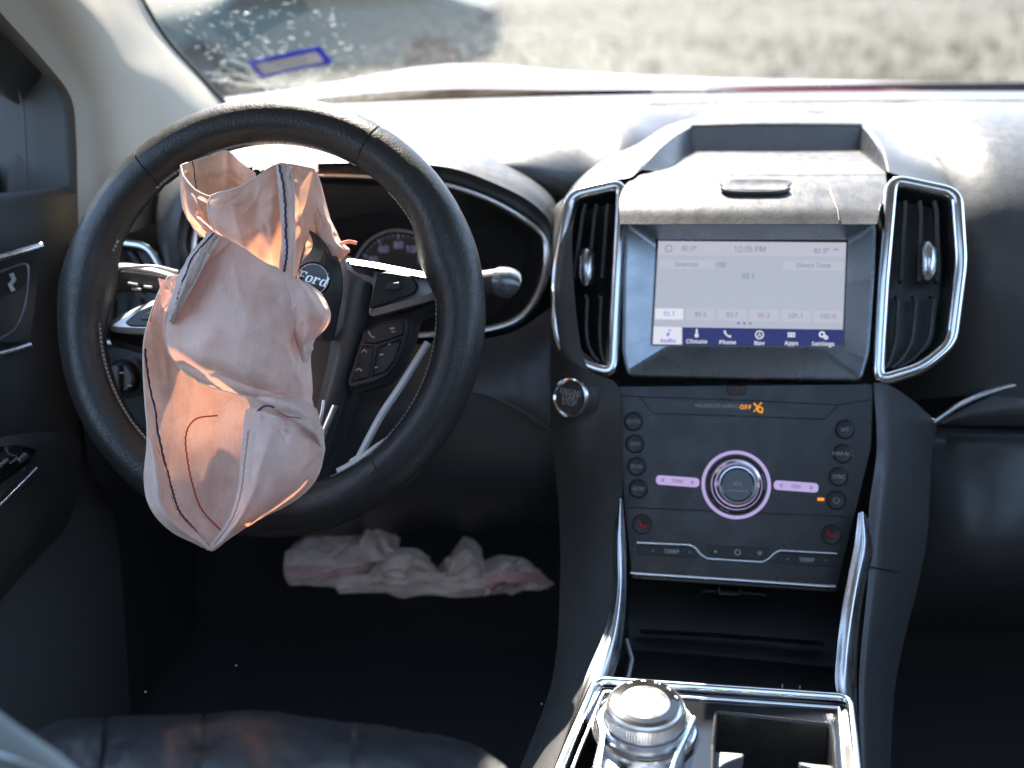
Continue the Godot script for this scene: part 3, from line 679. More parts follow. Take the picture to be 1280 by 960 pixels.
# ---------------------------------------------------------------- centre stack
func centre_stack():
	var S := Transform3D(Basis(Vector3(1.00000, 0.00000, 0.00000), Vector3(0.00000, 0.90631, -0.42262), Vector3(0.00000, 0.42262, 0.90631)), Vector3(.0804, .995, -1.0349))
	# raised pod with an open bin on top
	var t := thing("centre_pod", "raised centre pod of the dashboard with an open bin on top", "dashboard pod", base(Vector3(.0808, 1.0854, -1.1004)))
	var lip := [[Vector3(-.0386, 1.0648, -1.0138), Vector3(.0229, 1.0631, -1.0218), Vector3(.0771, 1.0616, -1.0288), Vector3(.1314, 1.0601, -1.0359), Vector3(.1937, 1.0583, -1.044)], [Vector3(-.04, 1.0752, -1.0281), Vector3(.0228, 1.0741, -1.0366), Vector3(.0776, 1.0726, -1.0437), Vector3(.1325, 1.0711, -1.0508), Vector3(.1986, 1.0681, -1.0612)], [Vector3(-.0401, 1.0833, -1.0483), Vector3(.023, 1.0818, -1.0588), Vector3(.0788, 1.0803, -1.066), Vector3(.1345, 1.0787, -1.0733), Vector3(.2044, 1.076, -1.0821)], [Vector3(-.0349, 1.0912, -1.0712), Vector3(.0232, 1.0895, -1.0831), Vector3(.0801, 1.0879, -1.0905), Vector3(.1369, 1.0863, -1.0979), Vector3(.2107, 1.0839, -1.1053)], [Vector3(-.0226, 1.0956, -1.094), Vector3(.0235, 1.0929, -1.1037), Vector3(.0813, 1.0905, -1.111), Vector3(.1391, 1.0889, -1.1185), Vector3(.213, 1.0883, -1.1244)], [Vector3(-.006, 1.096, -1.119), Vector3(.0395, 1.0942, -1.128), Vector3(.0827, 1.093, -1.1336), Vector3(.1415, 1.0914, -1.1413), Vector3(.2145, 1.09, -1.1467)], [Vector3(.0316, 1.0916, -1.2677), Vector3(.0614, 1.0907, -1.2716), Vector3(.0922, 1.0899, -1.2756), Vector3(.1492, 1.0883, -1.283), Vector3(.215, 1.0865, -1.297)]]
	wpart(t, "front_lip", sheet(lip, 6, 5), M.soft_black)
	var bl := [Vector3(.03, 1.0892, -1.272), Vector3(.0926, 1.0874, -1.2802), Vector3(.1499, 1.0858, -1.2876), Vector3(.2177, 1.084, -1.3018)]
	var bu := [Vector3(.0297, 1.1154, -1.2924), Vector3(.0927, 1.1145, -1.3009), Vector3(.1505, 1.1129, -1.3084), Vector3(.2189, 1.1103, -1.3224)]
	wpart(t, "bin_back", sheet([bu, bl], 4, 3), M.hard_black)
	var roof := [bu, [Vector3(.0288, 1.119, -1.2989), Vector3(.093, 1.1189, -1.3079), Vector3(.151, 1.1173, -1.3155), Vector3(.2215, 1.1138, -1.3295)], [Vector3(.0385, 1.1165, -1.3638), Vector3(.0974, 1.1157, -1.3718), Vector3(.1581, 1.114, -1.3797), Vector3(.2206, 1.1107, -1.3927)], [Vector3(.0574, 1.1103, -1.4717), Vector3(.1053, 1.1087, -1.4886), Vector3(.1712, 1.1069, -1.4971), Vector3(.2223, 1.1056, -1.4931)], [Vector3(.0648, 1.1036, -1.5562), Vector3(.1112, 1.1022, -1.573), Vector3(.1807, 1.1002, -1.582), Vector3(.2305, 1.099, -1.5778)]]
	wpart(t, "bin_roof", sheet(roof, 5, 5), M.soft_black)
	# side walls of the bin, and the shoulders that fall from their tops to the vents
	for s in 2:
		var top: Array = [Vector3(-.0213, 1.0997, -1.1021), Vector3(-.0065, 1.1108, -1.1512), Vector3(.0123, 1.1164, -1.2204), Vector3(.0315, 1.1164, -1.2984), Vector3(.0534, 1.1094, -1.4708)] if s == 0 else [Vector3(.2156, 1.0909, -1.1364), Vector3(.2179, 1.1015, -1.1901), Vector3(.2206, 1.1068, -1.2569), Vector3(.2198, 1.1105, -1.328), Vector3(.2263, 1.1046, -1.4933)]
		var low: Array = [Vector3(-.0028, 1.0948, -1.1169), Vector3(.0082, 1.096, -1.1479), Vector3(.0202, 1.0938, -1.2025), Vector3(.0317, 1.09, -1.2725), Vector3(.0501, 1.0734, -1.4571)] if s == 0 else [Vector3(.2149, 1.0881, -1.1439), Vector3(.2141, 1.0893, -1.1851), Vector3(.2149, 1.0876, -1.2383), Vector3(.2168, 1.0849, -1.302), Vector3(.231, 1.0683, -1.4806)]
		wpart(t, "bin_side", sheet([top.slice(0, 4), low.slice(0, 4)], 5, 4), M.hard_black)
		var sh: Array
		if s == 0: sh = [top, [Vector3(-.033, 1.0958, -1.0797), Vector3(-.0237, 1.1068, -1.1366), Vector3(-.0037, 1.1145, -1.2175), Vector3(.0173, 1.116, -1.2962), Vector3(.0453, 1.1087, -1.4694)], [Vector3(-.0533, 1.0912, -1.0891), Vector3(-.0458, 1.1014, -1.1315), Vector3(-.0296, 1.1072, -1.2112), Vector3(-.0059, 1.1098, -1.3121), Vector3(.0295, 1.107, -1.4773)], [Vector3(-.0879, 1.0796, -1.0939), Vector3(-.0726, 1.0939, -1.125), Vector3(-.0489, 1.1014, -1.2063), Vector3(-.0223, 1.1046, -1.3187), Vector3(.0156, 1.103, -1.4954)], [Vector3(-.1017, 1.0649, -1.1049), Vector3(-.0874, 1.0808, -1.1503), Vector3(-.063, 1.0915, -1.2329), Vector3(-.0328, 1.0986, -1.3365), Vector3(.0075, 1.0999, -1.5146)]]
		else: sh = [top, [Vector3(.2175, 1.0917, -1.122), Vector3(.2224, 1.1028, -1.1805), Vector3(.2274, 1.1074, -1.2581), Vector3(.2269, 1.1103, -1.3289), Vector3(.2323, 1.1044, -1.4941)], [Vector3(.2497, 1.0786, -1.1432), Vector3(.2503, 1.0929, -1.1915), Vector3(.2517, 1.0997, -1.2694), Vector3(.246, 1.1044, -1.3456), Vector3(.2461, 1.1019, -1.5059)], [Vector3(.2865, 1.0659, -1.1598), Vector3(.282, 1.0843, -1.2035), Vector3(.278, 1.0942, -1.2818), Vector3(.2703, 1.0997, -1.3795), Vector3(.2599, 1.0981, -1.5279)], [Vector3(.2983, 1.0512, -1.1776), Vector3(.2978, 1.071, -1.2331), Vector3(.292, 1.0844, -1.3124), Vector3(.282, 1.0941, -1.4006), Vector3(.2697, 1.0944, -1.5494)]]
		wpart(t, "shoulder", sheet(sh, 6, 5), M.soft_black)
	# grip slot of the lid
	wpart(t, "grip_slot", sheet([[Vector3(.0521, 1.0905, -1.0897), Vector3(.065, 1.0916, -1.0919), Vector3(.0855, 1.091, -1.0946), Vector3(.1067, 1.0904, -1.0973), Vector3(.1219, 1.0886, -1.0988)], [Vector3(.0548, 1.0883, -1.0806), Vector3(.0669, 1.0878, -1.0832), Vector3(.085, 1.0873, -1.0856), Vector3(.1046, 1.0867, -1.0881), Vector3(.1181, 1.0865, -1.0889)], [Vector3(.0588, 1.0864, -1.0698), Vector3(.0677, 1.0857, -1.0697), Vector3(.0841, 1.0852, -1.0718), Vector3(.102, 1.0847, -1.0741), Vector3(.1125, 1.0849, -1.0768)]], 5, 4), M.hard_black)
	wpart(t, "grip_edge", tube(curve([Vector3(.0552, 1.0862, -1.0713), Vector3(.0617, 1.0841, -1.0661), Vector3(.0839, 1.0829, -1.0677), Vector3(.1078, 1.0828, -1.0721), Vector3(.1172, 1.0844, -1.0794)], 5), 0.0022, 8), M.soft_black)
	wpart(t, "lid_seam", tube([Vector3(.1561, 1.0879, -1.1151), Vector3(.1566, 1.0784, -1.0747), Vector3(.1593, 1.0698, -1.0531), Vector3(.1594, 1.0622, -1.0396)], 0.0008, 5), M.hard_black)
	# vents either side
	var v := thing("air_vent", "tall air vent with a chrome frame on the left of the touchscreen", "air vent", S, "vents beside the touchscreen")
	vent(v, [Vector2(-.1691, .0923), Vector2(-.1194, .1038), Vector2(-.1247, -.0782), Vector2(-.1475, -.0733), Vector2(-.1707, -.0591), Vector2(-.1796, -.0392), Vector2(-.1796, .0188)], [Vector2(-.1521, .0236)], 0.0095, M.chrome)
	v = thing("air_vent", "tall air vent with a chrome frame on the right of the touchscreen", "air vent", S, "vents beside the touchscreen")
	vent(v, [Vector2(.1295, .1063), Vector2(.1866, .0932), Vector2(.1906, .0282), Vector2(.1819, -.0459), Vector2(.1566, -.0683), Vector2(.117, -.0815), Vector2(.1218, .0129)], [Vector2(.1623, .031)], 0.0095, M.chrome)
	# display
	t = thing("touchscreen", "lit touchscreen in a deep grey bezel at the top of the centre stack", "screen", S)
	var outer := rounded([Vector2(-.1152, .0647), Vector2(.114, .0645), Vector2(.1127, .0177), Vector2(.108, -.0559), Vector2(.1014, -.0821), Vector2(-.1107, -.0814), Vector2(-.1156, -.0591), Vector2(-.1164, .0165)], 0.006, 4)
	var mouth := inset(outer, 0.003)
	var glass := box_like(outer, [Vector2(-.0865, .053), Vector2(.0917, .0517), Vector2(.0886, -.0501), Vector2(-.0899, -.0504)])
	part(t, "bezel", bands([lift(outer, -0.03), lift(outer, 0.012), lift(inset(outer, 0.0012), 0.014), lift(mouth, 0.0135), lift(glass, -0.006)]), M.bezel_grey)
	part(t, "surround", plate([Vector2(-.0927, .0581), Vector2(.0979, .0567), Vector2(.0939, -.0536), Vector2(-.0951, -.0548)], -0.012, -0.0075, 0.0005), M.piano_black)
	part(t, "display", plate([Vector2(-.0842, .0506), Vector2(.0903, .0494), Vector2(.0871, -.0479), Vector2(-.0877, -.0488)], -0.0075, -0.0062, 0.0002), M.screen_light)
	part(t, "status_bar", plate([Vector2(-.0842, .0504), Vector2(.0901, .0492), Vector2(.0895, .0363), Vector2(-.0847, .0372)], -0.0061, -0.0057, 0.0001), M.screen_pale)
	for b in [[[Vector2(-.0831, .0316), Vector2(-.0315, .0318), Vector2(-.0314, .0242), Vector2(-.083, .0239)], "Sources"], [[Vector2(.0327, .0313), Vector2(.088, .0307), Vector2(.088, .0232), Vector2(.0328, .0237)], "Direct Tune"]]:
		var k := part(t, "button", plate(b[0], -0.0061, -0.0057, 0.0001), M.screen_pale)
		part(k, "text", words(b[1], 0.0046, 0.0002), M.screen_text, put2((b[0][0] + b[0][2]) / 2.0, -0.0056))
	for w in [["FM", Vector2(-.0247, .0272), .0046], ["93.1", Vector2(.0005, .0167), .0050], ["82.0°", Vector2(-.0548, .0432), .0046], ["12:05 PM", Vector2(.0017, .0426), .0054], ["82.0°", Vector2(.0676, .0412), .0046]]:
		part(t, "text", words(w[0], w[2], 0.0002), M.screen_text, put2(w[1], -0.0056))
	part(t, "status_icon", tube(arc(0.0032, 0, TAU - 0.2, 20, -0.0056, Vector2(-.0743, .0432)), 0.0004, 5), M.screen_text)
	part(t, "signal_icon", tube(arc(0.0030, 0.6, 2.5, 12, -0.0056, Vector2(.0807, .0398)), 0.0005, 5), M.screen_text)
	var l0 := Vector2(-.0875, -.0197); var l1 := Vector2(.0884, -.021)
	for k in 6:
		var p := l0.lerp(l1, (k + 0.5) / 6.0)
		var b := part(t, "preset", plate(box_poly(0.0265, 0.0105), -0.0061, -0.0057, 0.0001), M.screen_white if k == 0 else M.screen_pale, put2(p))
		part(b, "text", words(["93.1", "89.5", "93.7", "95.3", "101.1", "107.9"][k], 0.0044, 0.0002), M.screen_blue if k == 0 else M.screen_text, put(0, 0, -0.0056))
	for k in 3: part(t, "page_dot", lathe([Vector2(0.0012, -0.0062), Vector2(0.0012, -0.0057), Vector2(0, -0.0057)], 14), M.screen_blue if k == 0 else M.screen_text, put2(Vector2(-.0081, -.028) + Vector2(0.0055 * k, 0)))
	part(t, "nav_bar", plate([Vector2(-.0602, -.0325), Vector2(.0877, -.033), Vector2(.087, -.048), Vector2(-.0599, -.0489)], -0.0061, -0.0057, 0.0001), M.screen_navy)
	part(t, "nav_tab", plate([Vector2(-.0872, -.032), Vector2(-.0609, -.0325), Vector2(-.0607, -.0489), Vector2(-.0877, -.0489)], -0.0061, -0.0057, 0.0001), M.screen_white)
	var names := ["Audio", "Climate", "Phone", "Nav", "Apps", "Settings"]
	var tx := [Vector2(-.0735, -.0455), Vector2(-.0467, -.0459), Vector2(-.0178, -.0463), Vector2(.0115, -.0467), Vector2(.0407, -.0463), Vector2(.0696, -.0466)]
	for k in 6:
		part(t, "text", words(names[k], 0.0040, 0.0002, true), M.screen_blue if k == 0 else M.screen_white, put2(tx[k], -0.0056))
		var c: Vector2 = tx[k] + Vector2(0, 0.0079)
		var im: Mesh
		match k:
			0: im = join([tube([Vector3(c.x + 0.001, c.y - 0.002, -0.0055), Vector3(c.x + 0.001, c.y + 0.003, -0.0055), Vector3(c.x + 0.003, c.y + 0.002, -0.0055)], 0.0004, 5), tube(arc(0.0010, 0, TAU, 10, -0.0055, c + Vector2(0, -0.002)), 0.0006, 5)])
			1: im = join([tube([Vector3(c.x, c.y - 0.002, -0.0055), Vector3(c.x, c.y + 0.004, -0.0055)], 0.0010, 6), tube(arc(0.0012, 0, TAU, 10, -0.0055, c + Vector2(0, -0.0022)), 0.0009, 5)])
			2: im = tube([Vector3(c.x - 0.003, c.y + 0.003, -0.0055), Vector3(c.x - 0.002, c.y, -0.0055), Vector3(c.x, c.y - 0.0018, -0.0055), Vector3(c.x + 0.003, c.y - 0.0025, -0.0055)], [.0013, .0008, .0008, .0014], 6)
			3: im = join([tube(arc(0.0036, 0, TAU, 22, -0.0055, c), 0.0006, 5), tube([Vector3(c.x - 0.0015, c.y - 0.002, -0.0055), Vector3(c.x, c.y + 0.002, -0.0055), Vector3(c.x + 0.0015, c.y - 0.002, -0.0055)], 0.0006, 5)])
			4:
				var sq := []
				for a in 3:
					for e in 2: sq.append(plate([c + Vector2(-0.0034 + a * 0.0024, -0.0022 + e * 0.0024), c + Vector2(-0.0014 + a * 0.0024, -0.0022 + e * 0.0024), c + Vector2(-0.0014 + a * 0.0024, -0.0002 + e * 0.0024), c + Vector2(-0.0034 + a * 0.0024, -0.0002 + e * 0.0024)], -0.0058, -0.0054, 0.0001))
				im = join(sq)
			5: im = join([tube(arc(0.0022, 0, TAU, 16, -0.0055, c + Vector2(-0.001, 0.001)), 0.0009, 5), tube(arc(0.0014, 0, TAU, 14, -0.0055, c + Vector2(0.0026, -0.0018)), 0.0008, 5)])
		part(t, "icon", im, M.screen_blue if k == 0 else M.screen_white)
	climate(S)

func box_like(outer: Array, corners: Array) -> Array:                # points round a quadrilateral, matched by angle to those of a longer outline
	var c: Vector2 = (corners[0] + corners[1] + corners[2] + corners[3]) / 4.0
	var out := []
	for p in outer:
		var d: Vector2 = p - c
		var best := 9.0
		for i in 4:
			var a: Vector2 = corners[i]; var e: Vector2 = corners[(i + 1) % 4] - a
			var den := d.cross(e)
			if absf(den) < 1e-9: continue
			var s: float = (a - c).cross(e) / den
			var u: float = (a - c).cross(d) / den
			if s > 0 and u >= -0.001 and u <= 1.001: best = minf(best, s)
		out.append(c + d * best)
	return out

func climate(S: Transform3D):
	var t := thing("climate_panel", "matt black control panel of round buttons under the touchscreen", "control panel", S)
	part(t, "face", plate(rounded([Vector2(-.1214, -.0896), Vector2(.1141, -.083), Vector2(.1129, -.1425), Vector2(.0823, -.2746), Vector2(-.1035, -.2699), Vector2(-.1186, -.1484)], 0.004, 3), -0.022, 0.0, 0.0012), M.panel_black)
	part(t, "seam", join([tube(lift([Vector2(-.0987, -.0997), Vector2(-.0857, -.1153), Vector2(-.0096, -.1159), Vector2(.0715, -.1171), Vector2(.0828, -.1035)], 0.0002), 0.0006, 5), tube(lift([Vector2(-.1197, -.0986), Vector2(-.0987, -.0997), Vector2(-.0098, -.101), Vector2(.0828, -.1035), Vector2(.1113, -.0985)], 0.0002), 0.0006, 5), tube(lift([Vector2(-.1115, -.2036), Vector2(-.0085, -.2046), Vector2(.0961, -.2055)], 0.0002), 0.0007, 5)]), M.hard_black)
	var hz := part(t, "hazard_button", plate(rounded([Vector2(-.0188, -.0877), Vector2(.0003, -.0873), Vector2(-.0011, -.0963), Vector2(-.0172, -.0966)], 0.004, 4), 0.0, 0.0016, 0.0005), M.button_black)
	part(hz, "triangle", tube(lift([Vector2(-.0143, -.0951), Vector2(-.0092, -.0882), Vector2(-.004, -.0949)], 0.0018), 0.0008, 6, true), M.red_light)
	part(t, "text", words("PASSENGER AIRBAG", 0.0034, 0.0002), M.legend_grey, put2(Vector2(-.0273, -.1069), 0.0001))
	part(t, "text", words("OFF", 0.0044, 0.0003, true), M.amber_light, put2(Vector2(-.001, -.1075), 0.0001))
	part(t, "airbag_symbol", join([tube(arc(0.0024, 0, TAU, 14, 0.0004, Vector2(.0122, -.1095)), 0.0007, 6), tube(lift([Vector2(.0063, -.1036), Vector2(.0092, -.1065), Vector2(.0108, -.111), Vector2(.0144, -.1124)], 0.0004), 0.0009, 6), tube(lift([Vector2(.0064, -.1118), Vector2(.0136, -.1027)], 0.0004), 0.0006, 6)]), M.amber_light)
	var names := ["AUTO", "MAX", "REAR", "FRONT", "A/C", "MAX A/C", "SYNC", ""]
	var at := [Vector2(-.1042, -.1232), Vector2(-.1023, -.1442), Vector2(-.1004, -.1652), Vector2(-.0985, -.186), Vector2(.0887, -.1262), Vector2(.0866, -.1483), Vector2(.0832, -.1696), Vector2(.0811, -.1908)]
	for k in 8:
		var b := part(t, "button", lathe([Vector2(0.0082, -0.001), Vector2(0.0082, 0.0014), Vector2(0.0074, 0.0022), Vector2(0.0, 0.0016)], 32), M.button_black, put2(at[k], 0.0))
		part(b, "groove", tube(arc(0.0088, 0, TAU, 32, 0.0002), 0.0005, 5), M.hard_black)
		if k < 7: part(b, "text", words(names[k], 0.0036, 0.0002), M.legend_grey, put(0, 0, 0.0020))
		else: part(b, "symbol", join([tube(arc(0.0026, 2.2, 2.2 + 5.0, 18, 0.0022), 0.0004, 5), tube([Vector3(0, 0.0012, 0.0022), Vector3(0, 0.0036, 0.0022)], 0.0004, 5)]), M.legend_grey)
	part(t, "lamp", plate(rounded(box_poly(0.0062, 0.0030), 0.0012), 0.0, 0.0008, 0.0002), M.amber_light, put2(Vector2(.0676, -.1905)))
	for e in [Vector2(-.0941, -.2186), Vector2(.077, -.2221)]:
		var b := part(t, "seat_heater_button", lathe([Vector2(0.0092, -0.001), Vector2(0.0092, 0.0012), Vector2(0.0084, 0.002), Vector2(0.0, 0.0014)], 32), M.button_black, put2(e, 0.0))
		part(b, "symbol", tube([Vector3(-0.003, 0.0035, 0.002), Vector3(-0.0015, -0.002, 0.002), Vector3(0.0035, -0.002, 0.002), Vector3(0.004, -0.0005, 0.002)], 0.0012, 6), M.red_light)
	for e in [[Vector2(-.0623, -.1779), -0.045], [Vector2(.0454, -.1795), -0.045]]:
		var b := part(t, "light_bar", plate(rounded(box_poly(0.0400, 0.0088), 0.0042, 5), 0.0, 0.0014, 0.0006), M.violet_light, put2(e[0], 0.0, e[1]))
		part(b, "text", words("SEEK" if e[0].x > 0.0 else "TUNE", 0.0032, 0.0001), M.button_black, put(0, 0, 0.0014))
		for s in [-1, 1]: part(b, "arrow", tube([Vector3(0.0125 * s, 0.0015, 0.0016), Vector3(0.0145 * s, 0, 0.0016), Vector3(0.0125 * s, -0.0015, 0.0016)], 0.0004, 5), M.button_black)
	var kc := Vector2(-.0088, -.1796)
	part(t, "knob_well", lathe([Vector2(0.0262, 0.0004), Vector2(0.0262, 0.003), Vector2(0.0252, 0.0034), Vector2(0.025, 0.0)], 64), M.piano_black, put2(kc))
	part(t, "glow_ring", tube(arc(0.0300, 0, TAU - TAU / 72, 71, 0.0012), 0.0016, 8, true), M.violet_light, put2(kc))
	var kn := thing("volume_knob", "round silver volume knob inside the glowing violet ring", "knob", S * put2(kc))
	part(kn, "skirt", lathe([Vector2(0.0236, 0.0002), Vector2(0.0232, 0.008), Vector2(0.0222, 0.0105), Vector2(0.0205, 0.012), Vector2(0.0185, 0.018), Vector2(0.0178, 0.0195)], 72), M.chrome)
	part(kn, "collar", lathe([Vector2(0.0178, 0.0195), Vector2(0.0170, 0.0215), Vector2(0.0155, 0.0218), Vector2(0.0148, 0.0205)], 72), M.satin)
	part(kn, "cap", lathe([Vector2(0.0148, 0.0205), Vector2(0.0140, 0.0200), Vector2(0.0, 0.0198)], 48), M.piano_black)
	part(kn, "text", words("VOL", 0.0036, 0.0002), M.legend_grey, put(0, 0.001, 0.0200))
	part(kn, "mark", plate(box_poly(0.020, 0.0006), 0.0, 0.0003, 0.0001), M.legend_grey, put(0, -0.0055, 0.0200))
	# toggle row
	part(t, "toggle_trim", tube(lift([Vector2(-.099, -.2358), Vector2(-.0738, -.236), Vector2(-.0504, -.2362), Vector2(-.0459, -.2383), Vector2(-.0393, -.2453), Vector2(-.0341, -.2481), Vector2(-.008, -.2489), Vector2(.0151, -.2495), Vector2(.0208, -.2467), Vector2(.0279, -.2399), Vector2(.0322, -.2383), Vector2(.0565, -.2388), Vector2(.0821, -.2393)], 0.0012), 0.0013, 8), M.satin)
	for b in [[[Vector2(-.0982, -.238), Vector2(-.051, -.2384), Vector2(-.0451, -.2441), Vector2(-.0414, -.2476), Vector2(-.098, -.2468)], "TEMP"], [[Vector2(-.0357, -.2357), Vector2(.0222, -.2365), Vector2(.0165, -.2469), Vector2(-.0298, -.2464)], ""], [[Vector2(.033, -.2404), Vector2(.0821, -.2415), Vector2(.0807, -.2516), Vector2(.0252, -.2502)], "TEMP"]]:
		var k := part(t, "toggle", plate(rounded(b[0], 0.001, 2), 0.0, 0.0010, 0.0004), M.button_black)
		var c := Vector2.ZERO
		for p in b[0]: c += p / b[0].size()
		if b[1]:
			part(k, "text", words(b[1], 0.0040, 0.0002, true), M.legend_grey, put2(c, 0.0011))
			for s in [-1, 1]: part(k, "arrow", tube([Vector3(c.x - 0.0012 + 0.017 * s, c.y - 0.0005, 0.0012), Vector3(c.x + 0.017 * s, c.y + 0.0010, 0.0012), Vector3(c.x + 0.0012 + 0.017 * s, c.y - 0.0005, 0.0012)], 0.0003, 5), M.legend_grey)
		else:
			for s in [-1, 0, 1]: part(k, "fan_symbol", tube(arc(0.0008 if s < 0 else (0.0024 if s == 0 else 0.0013), 0, TAU, 10, 0.0012, c + Vector2(0.020 * s, 0)), 0.0006, 5), M.legend_grey)
	part(t, "lower_trim", tube(lift([Vector2(-.1043, -.264), Vector2(-.0954, -.2644), Vector2(-.0077, -.2667), Vector2(.0738, -.2692), Vector2(.0808, -.2692)], 0.0016), 0.0021, 8), M.satin)
	# start button on the driver's side
	var sb := thing("start_button", "round engine start button with a chrome ring beside the climate panel", "button", Transform3D(Basis(Vector3.UP, -0.45) * Basis(Vector3.RIGHT, -0.35), Vector3(-.0827, .9081, -.9779)))
	part(sb, "ring", lathe([Vector2(0.0188, -0.012), Vector2(0.0190, 0.0), Vector2(0.0182, 0.0022), Vector2(0.0166, 0.0028), Vector2(0.0152, 0.001)], 56), M.chrome)
	part(sb, "cap", lathe([Vector2(0.0150, 0.0), Vector2(0.0148, 0.001), Vector2(0.0, 0.0004)], 48), M.button_black)
	for k in 3: part(sb, "text", words(["ENGINE", "START", "STOP"][k], 0.0050, 0.0002), M.legend_grey, put(0, 0.005 - 0.005 * k, 0.0010))

# ---------------------------------------------------------------- centre console
func console():
	var D := Transform3D(Basis(Vector3(1.00000, 0.00000, 0.00000), Vector3(0.00000, 0.08716, -0.99619), Vector3(0.00000, 0.99619, 0.08716)), Vector3(-.0067, .7407, -.725))
	var t := thing("centre_console", "gloss black centre console with chrome rim, open tray and cup holder", "console", D)
	# side blades that rise to the stack
	wpart(t, "side_blade", sheet([[Vector3(-.0344, .8409, -.8998), Vector3(-.0325, .846, -.8944), Vector3(-.0305, .8417, -.8985)], [Vector3(-.0373, .8212, -.8857), Vector3(-.0325, .8238, -.8809), Vector3(-.0282, .8209, -.8869)], [Vector3(-.038, .801, -.8717), Vector3(-.0322, .8043, -.8662), Vector3(-.0262, .8012, -.8724)], [Vector3(-.0369, .7792, -.8478), Vector3(-.0311, .7814, -.8419), Vector3(-.0255, .7762, -.8472)], [Vector3(-.0427, .7597, -.8151), Vector3(-.035, .7603, -.8088), Vector3(-.0272, .753, -.8148)], [Vector3(-.0553, .7454, -.7715), Vector3(-.0446, .748, -.7654), Vector3(-.0347, .74, -.7735)], [Vector3(-.0643, .7356, -.7215), Vector3(-.0577, .7438, -.7083), Vector3(-.0536, .735, -.7185)], [Vector3(-.075, .7305, -.6537), Vector3(-.069, .7356, -.6456), Vector3(-.0661, .7303, -.6505)], [Vector3(-.0845, .7314, -.5925), Vector3(-.0786, .7376, -.5848), Vector3(-.0761, .7321, -.5896)]], 6, 6), M.satin)
	wpart(t, "side_blade", sheet([[Vector3(.1743, .8305, -.9124), Vector3(.1781, .832, -.9114), Vector3(.1842, .8225, -.9152)], [Vector3(.17, .8088, -.8953), Vector3(.1773, .8097, -.8913), Vector3(.1863, .8009, -.8968)], [Vector3(.1633, .788, -.8759), Vector3(.1706, .7891, -.872), Vector3(.1796, .7828, -.8795)], [Vector3(.1556, .7683, -.8493), Vector3(.1628, .7689, -.8452), Vector3(.1718, .7626, -.8538)], [Vector3(.1478, .7523, -.8133), Vector3(.1546, .7537, -.8084), Vector3(.1649, .7452, -.8174)], [Vector3(.1429, .7427, -.7769), Vector3(.1495, .7438, -.7718), Vector3(.1602, .7345, -.7817)], [Vector3(.1486, .7378, -.7383), Vector3(.1496, .7456, -.7252), Vector3(.1544, .738, -.7338)], [Vector3(.1433, .734, -.6706), Vector3(.1441, .7379, -.6635), Vector3(.148, .7326, -.6686)], [Vector3(.1383, .7325, -.6134), Vector3(.1389, .7374, -.6067), Vector3(.1427, .7319, -.6117)]], 6, 6), M.satin)
	# rim and deck
	var line := rounded([Vector2(-.0398, .0404), Vector2(.1576, .0355), Vector2(.1542, -.0128), Vector2(.1464, -.1103), Vector2(-.0754, -.1305), Vector2(-.0554, -.0306)], 0.010, 6)
	part(t, "rim", tube(lift(line, 0.002), 0.0036, 10, true, 1.1, Vector3(0, 0, 1)), M.chrome)
	part(t, "inner_rim", tube(lift(inset(line, 0.0085), -0.0015), 0.0016, 8, true, 1.0, Vector3(0, 0, 1)), M.chrome)
	var hole := rounded([Vector2(.0532, .016), Vector2(.1414, .0082), Vector2(.1408, -.0098), Vector2(.1336, -.0979), Vector2(.0452, -.1059), Vector2(.0497, -.0175)], 0.006, 5)
	var edge := match_round(inset(line, 0.009), hole)
	part(t, "deck", bands([lift(edge, -0.0025), lift(hole, -0.0025), lift(hole, -0.004)]), M.piano_black)
	part(t, "apron", bands([lift(line, 0.0), lift(line, -0.16)]), M.hard_black)
	part(t, "slope", bands([lift(match_round(line, hole), -0.0005), lift(edge, -0.0027)]), M.piano_black)
	# cup holder
	var lip := part(t, "cup_holder", bands([lift(hole, 0.0), lift(inset(hole, 0.0016), 0.0008), lift(inset(hole, 0.003), -0.001), lift(inset(hole, 0.005), -0.062)]), M.panel_black)
	part(lip, "floor", plate(inset(hole, 0.004), -0.066, -0.062, 0.0005), M.rubber_black)
	var fin_a := curve([Vector2(.0485, -.0167), Vector2(.0609, -.0157), Vector2(.0744, -.0162)], 4) + curve([Vector2(.073, -.0206), Vector2(.0628, -.0264), Vector2(.0549, -.0336), Vector2(.0493, -.0462)], 4)
	var fin_b := curve([Vector2(.1402, -.0231), Vector2(.1266, -.0226), Vector2(.1141, -.0212)], 4) + curve([Vector2(.1148, -.0253), Vector2(.1236, -.0286), Vector2(.1307, -.036), Vector2(.1348, -.0482)], 4)
	for f in [fin_a, fin_b]: part(lip, "grip_fin", plate(f, -0.024, -0.012, 0.001), M.fin_grey)
	part(t, "neck", plate(rounded([Vector2(-.0318, -.0244), Vector2(.0337, -.0188), Vector2(.0183, -.0869), Vector2(-.0348, -.0917)], 0.004, 3), -0.002, 0.010, 0.003), M.satin)
	for e in [[Vector2(-.0348, -.0134), Vector2(-.0313, -.0327), Vector2(-.0342, -.0652), Vector2(-.0355, -.099)], [Vector2(.0369, -.004), Vector2(.0313, -.0216), Vector2(.0217, -.0525), Vector2(.0161, -.0944)]]: part(t, "neck_trim", tube(lift(curve(e, 5), 0.008), 0.0024, 8), M.chrome)
	part(t, "deck_line", tube(lift([Vector2(-.0376, .0031), Vector2(-.0364, .0151), Vector2(-.0312, .023), Vector2(-.0199, .0248)], -0.0022), 0.0005, 5), M.knurled)
